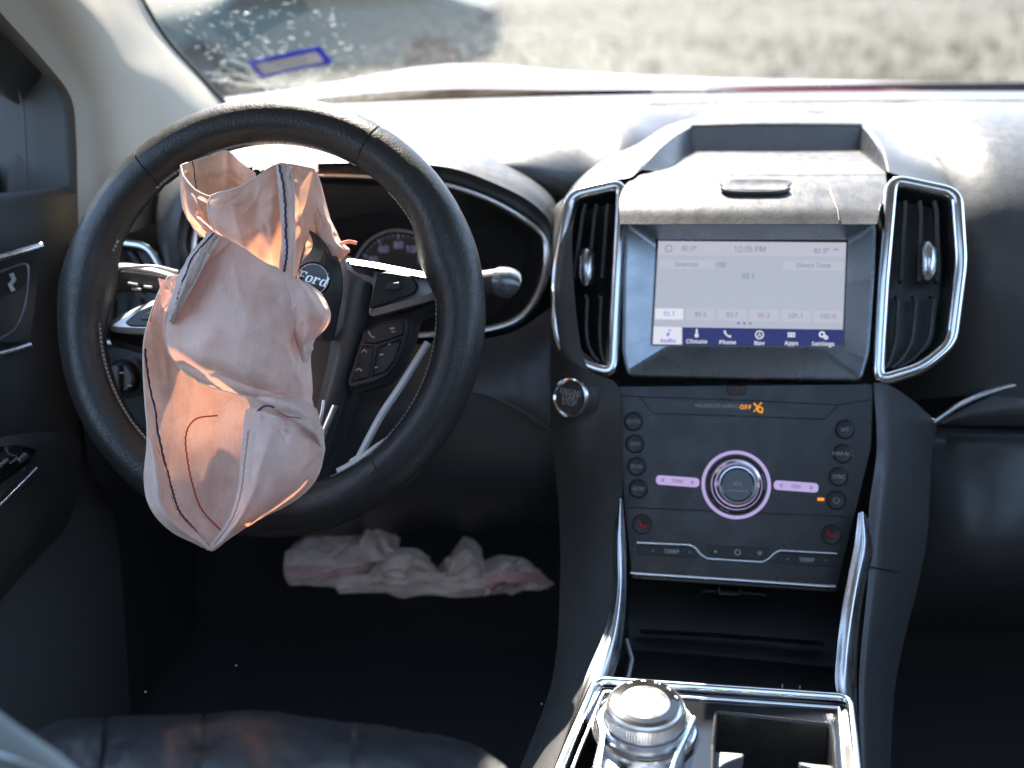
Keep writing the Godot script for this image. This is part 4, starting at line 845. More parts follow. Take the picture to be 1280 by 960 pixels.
	# open tray between stack and deck
	var tray := [[Vector3(-.0285, .7524, -.9304), Vector3(.0741, .7445, -.942), Vector3(.1678, .741, -.9324)], [Vector3(-.0296, .7013, -1.019), Vector3(.0812, .6935, -1.0317), Vector3(.184, .6887, -1.0229)], [Vector3(-.0256, .6499, -.9576), Vector3(.0798, .6395, -.9686), Vector3(.1774, .6387, -.9606)], [Vector3(-.0269, .6903, -.8541), Vector3(.0723, .6808, -.8646), Vector3(.1585, .6805, -.8551)], [Vector3(-.0421, .7389, -.7678), Vector3(.0649, .7359, -.7709), Vector3(.1473, .7405, -.7595)]]
	var tr := []
	for k in 4: tr.append([tray[k], tray[k + 1]])
	var walls := []
	for b in tr: walls.append(sheet(b, 4, 5))
	wpart(t, "tray", join(walls), M.hard_black)
	for s in [0, 2]: wpart(t, "tray_side", sheet([[tray[0][s], tray[1][s]], [tray[4][s], tray[2][s]]], 3, 3), M.hard_black)
	wpart(t, "tray_shelf", sheet([[Vector3(-.0149, .6744, -.9574), Vector3(.0787, .6666, -.9677), Vector3(.1615, .6689, -.9587)], [Vector3(-.0144, .6867, -.9298), Vector3(.0766, .6791, -.9398), Vector3(.1571, .6817, -.9305)]], 3, 3), M.panel_black)
	var la := wpart(t, "latch", sheet([[Vector3(.0487, .7246, -.9579), Vector3(.0721, .7248, -.9581), Vector3(.1, .7229, -.9592)], [Vector3(.0451, .7289, -.9429), Vector3(.0712, .7278, -.944), Vector3(.1032, .7263, -.9447)], [Vector3(.032, .7155, -.9469), Vector3(.0722, .7129, -.9516), Vector3(.1088, .7124, -.9512)]], 5, 4), M.panel_black)
	part(la, "catch", join([tube([Vector3(.0582, .7345, -.9403), Vector3(.0597, .7298, -.9367), Vector3(.0774, .7297, -.937), Vector3(.0788, .7346, -.939)], 0.0016, 8)]), M.hard_black)
	wpart(t, "socket", tube([Vector3(.1087, .7042, -.8331), Vector3(.1073, .707, -.82), Vector3(.1211, .7065, -.8196), Vector3(.1233, .7037, -.8329)], 0.0008, 6), M.legend_grey)
	wpart(t, "tray_trim", tube([Vector3(-.0242, .7456, -.8265), Vector3(-.0189, .7381, -.8083), Vector3(-.0216, .7326, -.7898)], 0.0022, 8), M.bezel_grey)
	# rotary selector
	var k := thing("gear_selector", "round silver rotary gear selector in the sun on the console deck", "gear selector", D * put2(Vector2(.0002, -.0096)))
	part(k, "flange", lathe([Vector2(0.0400, -0.004), Vector2(0.0400, 0.001), Vector2(0.0388, 0.0034), Vector2(0.0370, 0.0042), Vector2(0.0352, 0.003)], 72), M.chrome)
	part(k, "collar", lathe([Vector2(0.0352, 0.002), Vector2(0.0345, 0.008), Vector2(0.0330, 0.0105), Vector2(0.0318, 0.0108), Vector2(0.0312, 0.0095)], 72), M.satin)
	var ribs := []
	for q in 90:
		var a := TAU * q / 90
		ribs.append(tube([Vector3(cos(a) * 0.0304, sin(a) * 0.0304, 0.0125), Vector3(cos(a) * 0.0294, sin(a) * 0.0294, 0.0215)], 0.0006, 4))
	part(k, "grip", lathe([Vector2(0.0306, 0.009), Vector2(0.0304, 0.012), Vector2(0.0292, 0.022), Vector2(0.0284, 0.0238), Vector2(0.0268, 0.0250)], 72), M.knurled)
	var rb := part(k, "ribs", join(ribs), M.knurled); tag(rb, "", "", "", "stuff")
	part(k, "top", lathe([Vector2(0.0268, 0.0250), Vector2(0.0258, 0.0254), Vector2(0.0205, 0.0256), Vector2(0.0180, 0.0262), Vector2(0.0140, 0.0267), Vector2(0.0080, 0.0271), Vector2(0.0, 0.0273)], 72), M.chrome)
	var face := part(k, "face", lathe([Vector2(0.0257, 0.0257), Vector2(0.0230, 0.0260), Vector2(0.0186, 0.0263)], 72), M.piano_black)
	for q in 5:
		var a := 2.1 - q * 0.45
		part(face, "letter", words("PRNDS"[q], 0.0058, 0.0003, true), M.white_plastic, Transform3D(Basis(Vector3(0, 0, 1), a - PI / 2), Vector3(cos(a) * 0.0222, sin(a) * 0.0222, 0.0258)))
	part(face, "letter_arc", tube(arc(0.0170, 0.6, 2.3, 20, 0.0256), 0.0004, 5), M.white_plastic)

func match_round(outer: Array, like: Array) -> Array:                # for each point of one loop, where the ray from the middle through it meets the other loop
	var c := Vector2.ZERO
	for p in like: c += p / like.size()
	var out := []
	for p in like:
		var d: Vector2 = p - c
		var best := 9.0
		for i in outer.size():
			var a: Vector2 = outer[i]; var e: Vector2 = outer[(i + 1) % outer.size()] - a
			var den := d.cross(e)
			if absf(den) < 1e-12: continue
			var s: float = (a - c).cross(e) / den
			var u: float = (a - c).cross(d) / den
			if s > 0 and u >= -0.001 and u <= 1.001: best = minf(best, s)
		out.append(c + d * best)
	return out

# ---------------------------------------------------------------- steering wheel
const RIM := 0.1715
const RIM_HALF := 0.0208

func rim_arc(a0: float, a1: float) -> ArrayMesh:
	var n := int(absf(a1 - a0) / 0.035) + 6
	var path := []; var rad := []
	for k in n + 1:
		var f := float(k) / n
		var ends := minf(f, 1.0 - f) * absf(a1 - a0) * RIM
		if k == 0 or k == n: ends = 0.0
		var a := a0 + (a1 - a0) * f
		var thumb := 0.0
		for c in [deg_to_rad(14), deg_to_rad(166)]: thumb += 0.0045 * exp(-pow(angle_difference(a, c) / 0.17, 2.0))
		path.append(Vector3(cos(a) * (RIM - thumb * 0.8), sin(a) * (RIM - thumb * 0.8), 0.0015 * thumb / 0.0045))
		rad.append((RIM_HALF + thumb) * (0.955 if ends < 0.001 else 1.0))
	return tube(path, rad, 28, false, 0.80, Vector3(0, 0, 1))

func wheel():
	var W := Transform3D(Basis(Vector3(0.99619, 0.08081, -0.03265), Vector3(-0.08716, 0.92366, -0.37318), Vector3(0.00000, 0.37461, 0.92718)), Vector3(-.3398, 1.0081, -.9001))
	var t := thing("steering_wheel", "black leather steering wheel with its airbag cover burst open", "steering wheel", W)
	var seams := [Vector2(.1062, .1482).angle(), Vector2(-.1041, .1437).angle(), Vector2(-.0954, -.1525).angle() + TAU, Vector2(.0957, -.1414).angle() + TAU, Vector2(.1062, .1482).angle() + TAU]
	for k in 4: part(t, "rim", rim_arc(seams[k] + 0.004, seams[k + 1] - 0.004), M.wheel_leather)
	var core := []
	for k in 96: core.append(Vector3(cos(TAU * k / 96) * RIM, sin(TAU * k / 96) * RIM, 0))
	part(t, "rim_core", tube(core, RIM_HALF * 0.93, 16, true, 0.78, Vector3(0, 0, 1)), M.rubber_black)
	for span_ in [[55.0, 128.0], [150.0, 262.0], [-70.0, 40.0]]:
		var st := []
		var a: float = span_[0]
		while a < span_[1]:
			var r := deg_to_rad(a); var d := Vector3(cos(r), sin(r), 0); var q := Vector3(-sin(r), cos(r), 0)
			for s in [-1, 1]:
				var p := d * (RIM - 0.0203) + Vector3(0, 0, 0.0062)
				st.append(tube([p - q * 0.0012 + Vector3(0, 0, -0.002 * s), p + q * 0.0008 - d * 0.0004, p + q * 0.0012 + Vector3(0, 0, 0.002 * s)], 0.00045, 5))
			a += 1.5
		tag(part(t, "stitching", join(st), M.pale_thread), "", "", "", "stuff")
	part(t, "hub", plate(rounded([Vector2(-.0205, .0756), Vector2(.0372, .0691), Vector2(.0635, .0529), Vector2(.0779, .0322), Vector2(.0718, -.0229), Vector2(.0609, -.0636), Vector2(.0392, -.1174), Vector2(.0184, -.1561), Vector2(-.0123, -.1655), Vector2(-.04, -.1438), Vector2(-.0776, -.0962), Vector2(-.0955, -.0174), Vector2(-.0869, .0457)], 0.02, 6), -0.075, -0.020, 0.014), M.hard_black)
	part(t, "hub_cheek", sheet([[Vector3(.0564, .0581, -.03), Vector3(.0688, .0507, -.016), Vector3(.0839, .0431, -.012), Vector3(.0926, .0388, -.016)], [Vector3(.0628, .028, -.012), Vector3(.0744, .0249, -.006), Vector3(.0836, .0216, -.008), Vector3(.0894, .0181, -.018)], [Vector3(.0564, -.0067, -.012), Vector3(.068, -.011, -.006), Vector3(.0752, -.014, -.01), Vector3(.0805, -.0162, -.022)], [Vector3(.0461, -.048, -.014), Vector3(.0561, -.0518, -.009), Vector3(.0616, -.0561, -.014), Vector3(.0636, -.0615, -.026)], [Vector3(.0309, -.0891, -.018), Vector3(.0395, -.0932, -.013), Vector3(.0442, -.097, -.018), Vector3(.0469, -.1015, -.03)], [Vector3(.0117, -.1339, -.024), Vector3(.0201, -.1378, -.02), Vector3(.0252, -.1426, -.026), Vector3(.0262, -.1474, -.036)]], 6, 6), M.soft_black)
	part(t, "spoke", plate(rounded([Vector2(.0681, .0469), Vector2(.0996, .0387), Vector2(.1535, .0259), Vector2(.1618, .0033), Vector2(.1461, -.0037), Vector2(.1261, -.0104), Vector2(.1223, -.0266), Vector2(.1111, -.0499), Vector2(.099, -.0648), Vector2(.0646, -.0721), Vector2(.0583, -.0357)], 0.006, 4), -0.045, -0.016, 0.006), M.hard_black)
	part(t, "spoke", plate(rounded([Vector2(-.0745, .0291), Vector2(-.1044, .0258), Vector2(-.1423, .016), Vector2(-.1593, .0073), Vector2(-.1573, -.0114), Vector2(-.1293, -.022), Vector2(-.0963, -.0315), Vector2(-.0734, -.0191)], 0.006, 4), -0.045, -0.016, 0.006), M.hard_black)
	part(t, "spoke_trim", plate(rounded([Vector2(.0674, .047), Vector2(.0969, .0403), Vector2(.1521, .0247), Vector2(.1551, .0176), Vector2(.1523, .0068), Vector2(.1438, .0033), Vector2(.0862, -.0073), Vector2(.0915, .0102), Vector2(.0944, .0225), Vector2(.0748, .0282)], 0.008, 4), -0.026, -0.005, 0.005), M.bright_satin)
	var pad := part(t, "switch_pad", plate(rounded([Vector2(.0991, .0304), Vector2(.1069, .0312), Vector2(.1284, .0259), Vector2(.1348, .0158), Vector2(.1308, .0092), Vector2(.0901, -.0007)], 0.003, 4), -0.007, -0.0035, 0.0014), M.panel_black)
	part(pad, "switch", plate(rounded([Vector2(.1084, .0207), Vector2(.1189, .0205), Vector2(.12, .0156), Vector2(.1178, .0137), Vector2(.1059, .0139)], 0.0015, 3), -0.004, -0.0005, 0.0009), M.hard_black)
	part(t, "spoke_trim", plate(rounded([Vector2(-.073, .029), Vector2(-.1044, .0244), Vector2(-.1349, .0147), Vector2(-.1519, .0053), Vector2(-.1493, -.0021), Vector2(-.1284, -.005), Vector2(-.073, -.0106)], 0.008, 4), -0.026, -0.005, 0.005), M.bright_satin)
	pad = part(t, "switch_pad", plate(rounded([Vector2(-.0749, .0221), Vector2(-.1032, .0193), Vector2(-.1214, .0136), Vector2(-.1339, .0046), Vector2(-.1281, .0006), Vector2(-.0763, -.004)], 0.003, 4), -0.007, -0.0035, 0.0014), M.panel_black)
	part(pad, "switch", plate(rounded([Vector2(-.0975, .0146), Vector2(-.1111, .0114), Vector2(-.1174, .0055), Vector2(-.0981, .004)], 0.0015, 3), -0.004, -0.0005, 0.0009), M.hard_black)
	# lower button cluster, three keys with printed symbols
	var keys := part(t, "button_bed", plate(rounded([Vector2(.082, -.0181), Vector2(.0973, -.0116), Vector2(.1213, -.01), Vector2(.1231, -.015), Vector2(.1186, -.0298), Vector2(.1098, -.0484), Vector2(.1008, -.0581), Vector2(.0878, -.0634), Vector2(.0664, -.0667), Vector2(.0653, -.0611)], 0.003, 4), -0.017, -0.012, 0.001), M.hard_black)
	for poly in [[Vector2(.0841, -.0189), Vector2(.0972, -.013), Vector2(.1197, -.012), Vector2(.1175, -.0249), Vector2(.0933, -.0307), Vector2(.0814, -.0291)], [Vector2(.0805, -.0311), Vector2(.091, -.0326), Vector2(.0845, -.0597), Vector2(.068, -.0627)], [Vector2(.0939, -.0328), Vector2(.1167, -.0269), Vector2(.1085, -.0463), Vector2(.0995, -.0559), Vector2(.0866, -.0592)]]:
		part(keys, "button", plate(rounded(poly, 0.002, 3), -0.013, -0.0095, 0.0012), M.panel_black)
	for e in [[[Vector2(.0869, -.0192), Vector2(.0888, -.0234), Vector2(.0922, -.0251)], 0.0007], [[Vector2(.106, -.0185), Vector2(.1102, -.0182)], 0.0009], [[Vector2(.1072, -.0214), Vector2(.1108, -.021)], 0.0006], [[Vector2(.0795, -.0373), Vector2(.0824, -.0347), Vector2(.0844, -.0376)], 0.0006], [[Vector2(.0736, -.0527), Vector2(.0765, -.0509), Vector2(.0792, -.0531)], 0.0008], [[Vector2(.1038, -.0321), Vector2(.1059, -.0316)], 0.0008], [[Vector2(.0955, -.0405), Vector2(.0991, -.0401)], 0.0008], [[Vector2(.0906, -.0512), Vector2(.0935, -.0507)], 0.0006]]:
		part(keys, "symbol", tube(lift(e[0], -0.0091), e[1], 6), M.legend_grey)
	# bright trim of the lower spoke
	part(t, "lower_trim", tube(lift(curve([Vector2(.0541, -.0818), Vector2(.0461, -.0971), Vector2(.0332, -.1225), Vector2(.0203, -.1473), Vector2(.0126, -.1579), Vector2(.0007, -.1641), Vector2(-.0181, -.1659), Vector2(-.0423, -.1597), Vector2(-.0601, -.1392)], 6), -0.008), 0.0036, 10), M.chrome)
	part(t, "lower_trim", tube(lift(curve([Vector2(.0445, -.0763), Vector2(.0424, -.0865), Vector2(.039, -.0967)], 4), -0.006), 0.0018, 8), M.chrome)
	part(t, "lower_spoke", plate(rounded([Vector2(.0497, -.0836), Vector2(.0186, -.152), Vector2(.0023, -.1621), Vector2(-.0335, -.1574), Vector2(-.0598, -.1322), Vector2(-.0674, -.1108)], 0.01, 4), -0.06, -0.026, 0.008), M.hard_black)
	# the torn half of the cover, with its badge
	var flap := [[Vector3(.052, .0651, .04), Vector3(.054, .0646, .042), Vector3(.0554, .0635, .04)], [Vector3(.0539, .0586, .034), Vector3(.0625, .0555, .04), Vector3(.0681, .0523, .032)], [Vector3(.0528, .0505, .03), Vector3(.0668, .0454, .038), Vector3(.072, .0427, .026)], [Vector3(.042, .0415, .024), Vector3(.0615, .0357, .034), Vector3(.0731, .0333, .02)], [Vector3(.0301, .03, .02), Vector3(.0568, .0231, .03), Vector3(.0727, .0222, .016)], [Vector3(.03, .0145, .018), Vector3(.0551, .0101, .027), Vector3(.0702, .0106, .012)], [Vector3(.0384, -.002, .012), Vector3(.0548, -.0048, .02), Vector3(.0642, -.0033, .004)], [Vector3(.0404, -.024, 0), Vector3(.05, -.0258, .006), Vector3(.0551, -.0245, -.008)]]
	part(t, "cover_flap", sheet(flap, 7, 6), M.hard_black)
	var back := []
	for r in flap:
		var row := []
		for p in r: row.append(p - Vector3(0, 0, 0.004))
		back.append(row)
	part(t, "cover_flap_lining", sheet(back, 5, 5), M.rubber_black)
	var bt := Transform3D(Basis(Vector3(0, 0, 1), -0.34) * Basis(Vector3.UP, 0.22), Vector3(.0531, .0237, .0335))
	var badge := part(t, "badge", lathe([Vector2(0.0146, -0.004), Vector2(0.0146, 0.0006), Vector2(0.0138, 0.0014), Vector2(0.0132, 0.0006), Vector2(0.0, 0.0006)], 56), M.piano_black, bt)
	part(badge, "ring", tube(arc(0.0126, 0, TAU - TAU / 56, 55, 0.0008), 0.00045, 6, true), M.chrome)
	var f := SystemFont.new(); f.font_names = PackedStringArray(["Droid Serif"]); f.font_weight = 700
	var tm := TextMesh.new(); tm.font = f; tm.text = "Ford"; tm.font_size = 32; tm.pixel_size = 0.00034; tm.depth = 0.0006; tm.curve_step = 1.0
	part(badge, "script", tm, M.chrome, Transform3D(Basis(Vector3(1, 0, 0), Vector3(0.28, 1, 0), Vector3(0, 0, 1)), Vector3(0, 0, 0.0009)))
	# loose white cable tie
	var z := thing("cable_tie", "loose white cable tie hanging in the lower right gap of the wheel", "cable tie", W * Transform3D(Basis(), Vector3(.069, -.1312, -.01)))
	var p1 := []; for p in curve([Vector3(.1383, -.0325, -.012), Vector3(.1281, -.0487, -.006), Vector3(.1134, -.0699, -.003), Vector3(.0966, -.0914, -.003), Vector3(.0823, -.1133, -.004), Vector3(.0702, -.1319, -.008)], 5): p1.append(W * p)
	var p2 := []; for p in curve([Vector3(.0515, -.1393, -.012), Vector3(.0626, -.135, -.009), Vector3(.0779, -.1274, -.004), Vector3(.0939, -.1187, .001), Vector3(.1112, -.1102, .004)], 5): p2.append(W * p)
	wpart(z, "strap", tube(p1, 0.0034, 10, false, 0.35, W.basis.z), M.white_plastic)
	wpart(z, "tail", tube(p2, 0.0034, 10, false, 0.35, W.basis.z), M.white_plastic)
	part(z, "head", block(Vector3(0.009, 0.008, 0.006), 0.0012), M.white_plastic, put(0, 0, 0.002, 0.5))

# ---------------------------------------------------------------- airbags
func cloth(t: Node3D, called: String, ctrl: Array, m: Material, seed_: int, amount := 0.0022, sub := 9, folds := []) -> Array:
	var g := dense(ctrl, sub, sub)
	var fr := RandomNumberGenerator.new(); fr.seed = seed_ * 13
	var all := folds.duplicate()
	for k in 30:                                                     # short sharp crumples
		var a := Vector2(fr.randf(), fr.randf()); var d := Vector2.from_angle(fr.randf() * TAU) * fr.randf_range(0.12, 0.42)
		all.append([a.x, a.y, a.x + d.x, a.y + d.y, fr.randf_range(0.010, 0.032), fr.randf_range(-1.0, 1.0) * amount * 0.8])
	fold(g, all)
	g = crease(g, fnoise(13.0, seed_, 1), amount * 0.8)
	g = crease(g, fnoise(16.0, seed_ + 1, 1, true), amount * 0.42, Vector3(1.0, 0.35, 1.0))
	g = crease(g, fnoise(70.0, seed_ + 2, 1), amount * 0.035, Vector3(1.0, 0.5, 1.0))
	wpart(t, called, skin(g), m)
	return g

func fold(g: Array, list: Array):                                    # sharp ridges (or valleys, if negative) along lines: [from u, v, to u, v, width, height]
	var ns := grid_normals(g)
	var h := g.size() - 1
	var w: int = g[0].size() - 1
	var size: float = (g[0][0] as Vector3).distance_to(g[h][w])
	for i in h + 1:
		for j in w + 1:
			var p := Vector2(float(j) / w, float(i) / h)
			var push := 0.0
			for f in list:
				var a := Vector2(f[0], f[1]); var b := Vector2(f[2], f[3])
				var t := clampf((p - a).dot(b - a) / (b - a).length_squared(), 0.0, 1.0)
				var d: float = p.distance_to(a.lerp(b, t)) / f[4]
				push += f[5] * exp(-pow(d, 1.4)) * (0.25 + 0.75 * sin(PI * clampf(t * 0.9 + 0.05, 0.0, 1.0)))
			g[i][j] += ns[i][j] * push * (1.0 if ns[i][j].z > 0.0 else -1.0)

func on(g: Array, u: float, v: float, off := 0.0008) -> Vector3:     # a point on a cloth, u across and v down, a little towards the rear
	var y = clampf(v, 0.0, 1.0) * (g.size() - 1); var x = clampf(u, 0.0, 1.0) * (g[0].size() - 1)
	var i := mini(int(y), g.size() - 2); var j := mini(int(x), g[0].size() - 2)
	var p: Vector3 = g[i][j].lerp(g[i][j + 1], x - j).lerp(g[i + 1][j].lerp(g[i + 1][j + 1], x - j), y - i)
	return p + Vector3(0, 0.3, 0.95) * off

func seam(t: Node3D, called: String, g: Array, uv: Array, r: float, m: Material, off := 0.0008):
	var pts := []
	var k := 0
	for e in curve(uv, 14):
		pts.append(on(g, e.x, e.y, off) + Vector3(0.0004, 0, 0) * sin(k * 1.9)); k += 1
	wpart(t, called, tube(pts, r, 6), m)

func hem(t: Node3D, g: Array, side: int, r := 0.0008):               # a rolled edge along one side of a cloth: 0 left, 1 right, 2 top, 3 bottom
	var pts := []
	var w: int = g[0].size() - 1
	if side < 2: for row in g: pts.append(row[0 if side == 0 else w])
	else: pts = g[0 if side == 2 else g.size() - 1].duplicate()
	wpart(t, "hem", tube(pts, r * 0.55, 8), M.airbag_hem)

func airbags():
	var t := thing("driver_airbag", "deflated peach coloured airbag hanging crumpled out of the steering wheel", "airbag", base(Vector3(-.3337, 1.0119, -.8755)))
	# back sheet of the lower pocket, with dark and red stitching
	var a := cloth(t, "back_sheet", [[Vector3(-.4016, 1.0554, -.8518), Vector3(-.3895, 1.0586, -.8504), Vector3(-.3727, 1.0578, -.846), Vector3(-.3506, 1.0226, -.8394)], [Vector3(-.4081, 1.0449, -.8428), Vector3(-.3947, 1.0354, -.8455), Vector3(-.376, 1.0204, -.8458), Vector3(-.3442, 1.0009, -.8431)], [Vector3(-.4137, 1.0259, -.8307), Vector3(-.4017, 1.0152, -.8392), Vector3(-.3817, 1.0004, -.843), Vector3(-.3405, .9805, -.8415)], [Vector3(-.4166, 1.0052, -.8184), Vector3(-.4072, .9927, -.8334), Vector3(-.3873, .9789, -.8397), Vector3(-.3394, .9632, -.8406)], [Vector3(-.4137, .9717, -.8043), Vector3(-.4044, .9612, -.8233), Vector3(-.381, .953, -.8332), Vector3(-.337, .9462, -.8347)], [Vector3(-.4093, .9366, -.7877), Vector3(-.4004, .925, -.8073), Vector3(-.379, .9165, -.8201), Vector3(-.3334, .9159, -.8209)], [Vector3(-.4079, .9088, -.7713), Vector3(-.3968, .8969, -.7899), Vector3(-.3764, .8903, -.8054), Vector3(-.3316, .8908, -.8044)], [Vector3(-.4003, .8908, -.7593), Vector3(-.3869, .8796, -.7742), Vector3(-.3711, .8737, -.7872), Vector3(-.3323, .8759, -.7827)], [Vector3(-.3825, .876, -.752), Vector3(-.3717, .8691, -.7607), Vector3(-.3623, .8671, -.7666), Vector3(-.3378, .8671, -.7658)], [Vector3(-.3561, .8629, -.7466), Vector3(-.3531, .8607, -.7484), Vector3(-.351, .8595, -.7493), Vector3(-.3468, .8596, -.7521)]], M.airbag_lined, 11, 0.0018, 10, [[0.45, 0.30, 0.25, 0.75, 0.06, 0.004], [0.75, 0.35, 0.70, 0.85, 0.08, -0.004], [0.15, 0.20, 0.30, 0.45, 0.05, 0.003], [0.05, 0.50, 0.22, 0.46, 0.03, 0.0015], [0.05, 0.56, 0.20, 0.52, 0.03, -0.0015]])
	hem(t, a, 0, 0.0013)
	seam(t, "stitch_line", a, [Vector2(0.03, 0.335), Vector2(0.10, 0.44), Vector2(0.20, 0.55), Vector2(0.30, 0.64), Vector2(0.36, 0.70), Vector2(0.40, 0.77), Vector2(0.52, 0.86), Vector2(0.62, 0.93)], 0.00085, M.navy_thread)
	seam(t, "stitch_line", a, [Vector2(0.78, 0.475), Vector2(0.62, 0.49), Vector2(0.53, 0.53), Vector2(0.55, 0.60), Vector2(0.60, 0.68), Vector2(0.66, 0.755), Vector2(0.80, 0.84), Vector2(0.92, 0.90)], 0.0006, M.red_thread)
	seam(t, "stitch_branch", a, [Vector2(0.33, 0.68), Vector2(0.28, 0.67), Vector2(0.25, 0.665)], 0.0005, M.navy_thread)
	# turned lip on its left edge
	var l := cloth(t, "left_lip", [[Vector3(-.4082, .9411, -.7853), Vector3(-.4013, .9423, -.778), Vector3(-.4006, .9371, -.7838)], [Vector3(-.4062, .925, -.7742), Vector3(-.3919, .929, -.7616), Vector3(-.3933, .9175, -.7808)], [Vector3(-.4042, .9109, -.764), Vector3(-.3861, .9157, -.7489), Vector3(-.3883, .9013, -.7734)], [Vector3(-.398, .8967, -.7531), Vector3(-.3803, .8998, -.7396), Vector3(-.3811, .8848, -.7641)], [Vector3(-.3854, .8845, -.7462), Vector3(-.3711, .887, -.7383), Vector3(-.3683, .8765, -.7563)], [Vector3(-.3692, .8739, -.7435), Vector3(-.3597, .876, -.7402), Vector3(-.3563, .8718, -.7499)], [Vector3(-.3495, .8629, -.7433), Vector3(-.3482, .8634, -.7436), Vector3(-.3478, .863, -.7457)]], M.airbag_lined, 15, 0.0012)
	seam(t, "stitch_line", l, [Vector2(0.98, 0.05), Vector2(0.97, 0.4), Vector2(0.97, 0.7), Vector2(0.95, 0.97)], 0.0004, M.pink_thread)
	# front flap at the lower right
	var b := cloth(t, "front_flap", [[Vector3(-.326, .9617, -.7958), Vector3(-.3154, .9681, -.7867), Vector3(-.3014, .9707, -.781), Vector3(-.2877, .9682, -.7778), Vector3(-.2741, .9617, -.7816), Vector3(-.2664, .948, -.7991)], [Vector3(-.3262, .9524, -.788), Vector3(-.3143, .9592, -.7771), Vector3(-.2997, .9612, -.7713), Vector3(-.2843, .9599, -.7688), Vector3(-.2702, .9538, -.7749), Vector3(-.2649, .9384, -.7958)], [Vector3(-.3251, .9432, -.7805), Vector3(-.3129, .9493, -.7684), Vector3(-.2987, .9511, -.7635), Vector3(-.2815, .951, -.7616), Vector3(-.2682, .9446, -.7697), Vector3(-.2647, .9294, -.7925)], [Vector3(-.3246, .9283, -.7708), Vector3(-.3126, .9339, -.7574), Vector3(-.3006, .9349, -.7529), Vector3(-.2844, .9339, -.7517), Vector3(-.2721, .9276, -.7607), Vector3(-.2676, .914, -.7864)], [Vector3(-.3247, .9114, -.7624), Vector3(-.3143, .9164, -.7496), Vector3(-.3045, .9166, -.7457), Vector3(-.2905, .9159, -.7452), Vector3(-.2804, .9119, -.7559), Vector3(-.2768, .9011, -.7804)], [Vector3(-.3313, .8901, -.7558), Vector3(-.3225, .8947, -.7459), Vector3(-.3155, .8958, -.7429), Vector3(-.3054, .8971, -.7438), Vector3(-.2971, .895, -.7527), Vector3(-.2955, .8881, -.7709)], [Vector3(-.3423, .8721, -.753), Vector3(-.3365, .8753, -.7475), Vector3(-.3316, .8765, -.7454), Vector3(-.3263, .8792, -.7461), Vector3(-.3216, .8795, -.7511), Vector3(-.3204, .8769, -.7632)], [Vector3(-.3519, .86, -.7483), Vector3(-.3498, .8609, -.7468), Vector3(-.3482, .8614, -.7461), Vector3(-.3469, .8619, -.7465), Vector3(-.3461, .862, -.7477), Vector3(-.345, .8622, -.7501)]], M.airbag_lined, 23, 0.0016, 10, [[0.25, 0.15, 0.18, 0.85, 0.07, -0.003], [0.45, 0.20, 0.35, 0.80, 0.06, 0.003], [0.70, 0.10, 0.95, 0.28, 0.05, 0.004], [0.30, 0.12, 0.92, 0.26, 0.05, -0.003]])
	hem(t, b, 0, 0.0014); hem(t, b, 1, 0.0009)
	seam(t, "stitch_line", b, [Vector2(0.11, 0.22), Vector2(0.10, 0.42), Vector2(0.09, 0.6), Vector2(0.10, 0.8), Vector2(0.2, 0.94)], 0.00045, M.pale_thread)
	# pale twisted fold above it
	var d := cloth(t, "twisted_fold", [[Vector3(-.3354, .9785, -.8049), Vector3(-.3099, .9805, -.7899), Vector3(-.2892, .9773, -.7852), Vector3(-.2743, .9714, -.7894), Vector3(-.2716, .9587, -.8066)], [Vector3(-.3232, .9734, -.7919), Vector3(-.2999, .9795, -.7737), Vector3(-.2801, .9759, -.7687), Vector3(-.2667, .9681, -.7742), Vector3(-.2658, .9482, -.7971)], [Vector3(-.3199, .9644, -.789), Vector3(-.2973, .973, -.7717), Vector3(-.2788, .9701, -.7668), Vector3(-.2647, .9602, -.7694), Vector3(-.2643, .9368, -.7931)], [Vector3(-.3232, .9508, -.7922), Vector3(-.3, .9624, -.7782), Vector3(-.2801, .9608, -.7718), Vector3(-.2658, .9511, -.7703), Vector3(-.2647, .9276, -.7919)], [Vector3(-.3272, .937, -.7951), Vector3(-.3044, .9529, -.7881), Vector3(-.2845, .9515, -.7828), Vector3(-.27, .9413, -.7789), Vector3(-.2668, .9217, -.7926)]], M.airbag_lined, 33, 0.0016, 10, [[0.10, 0.25, 0.70, 0.35, 0.08, 0.004], [0.40, 0.45, 0.90, 0.70, 0.08, 0.004], [0.30, 0.60, 0.85, 0.85, 0.07, -0.003]])
	seam(t, "stitch_line", d, [Vector2(0.02, 0.86), Vector2(0.05, 0.62), Vector2(0.14, 0.5), Vector2(0.25, 0.42), Vector2(0.34, 0.40)], 0.0007, M.navy_thread)
	seam(t, "stitch_line", d, [Vector2(0.36, 0.55), Vector2(0.5, 0.50), Vector2(0.62, 0.46)], 0.0004, M.red_thread)
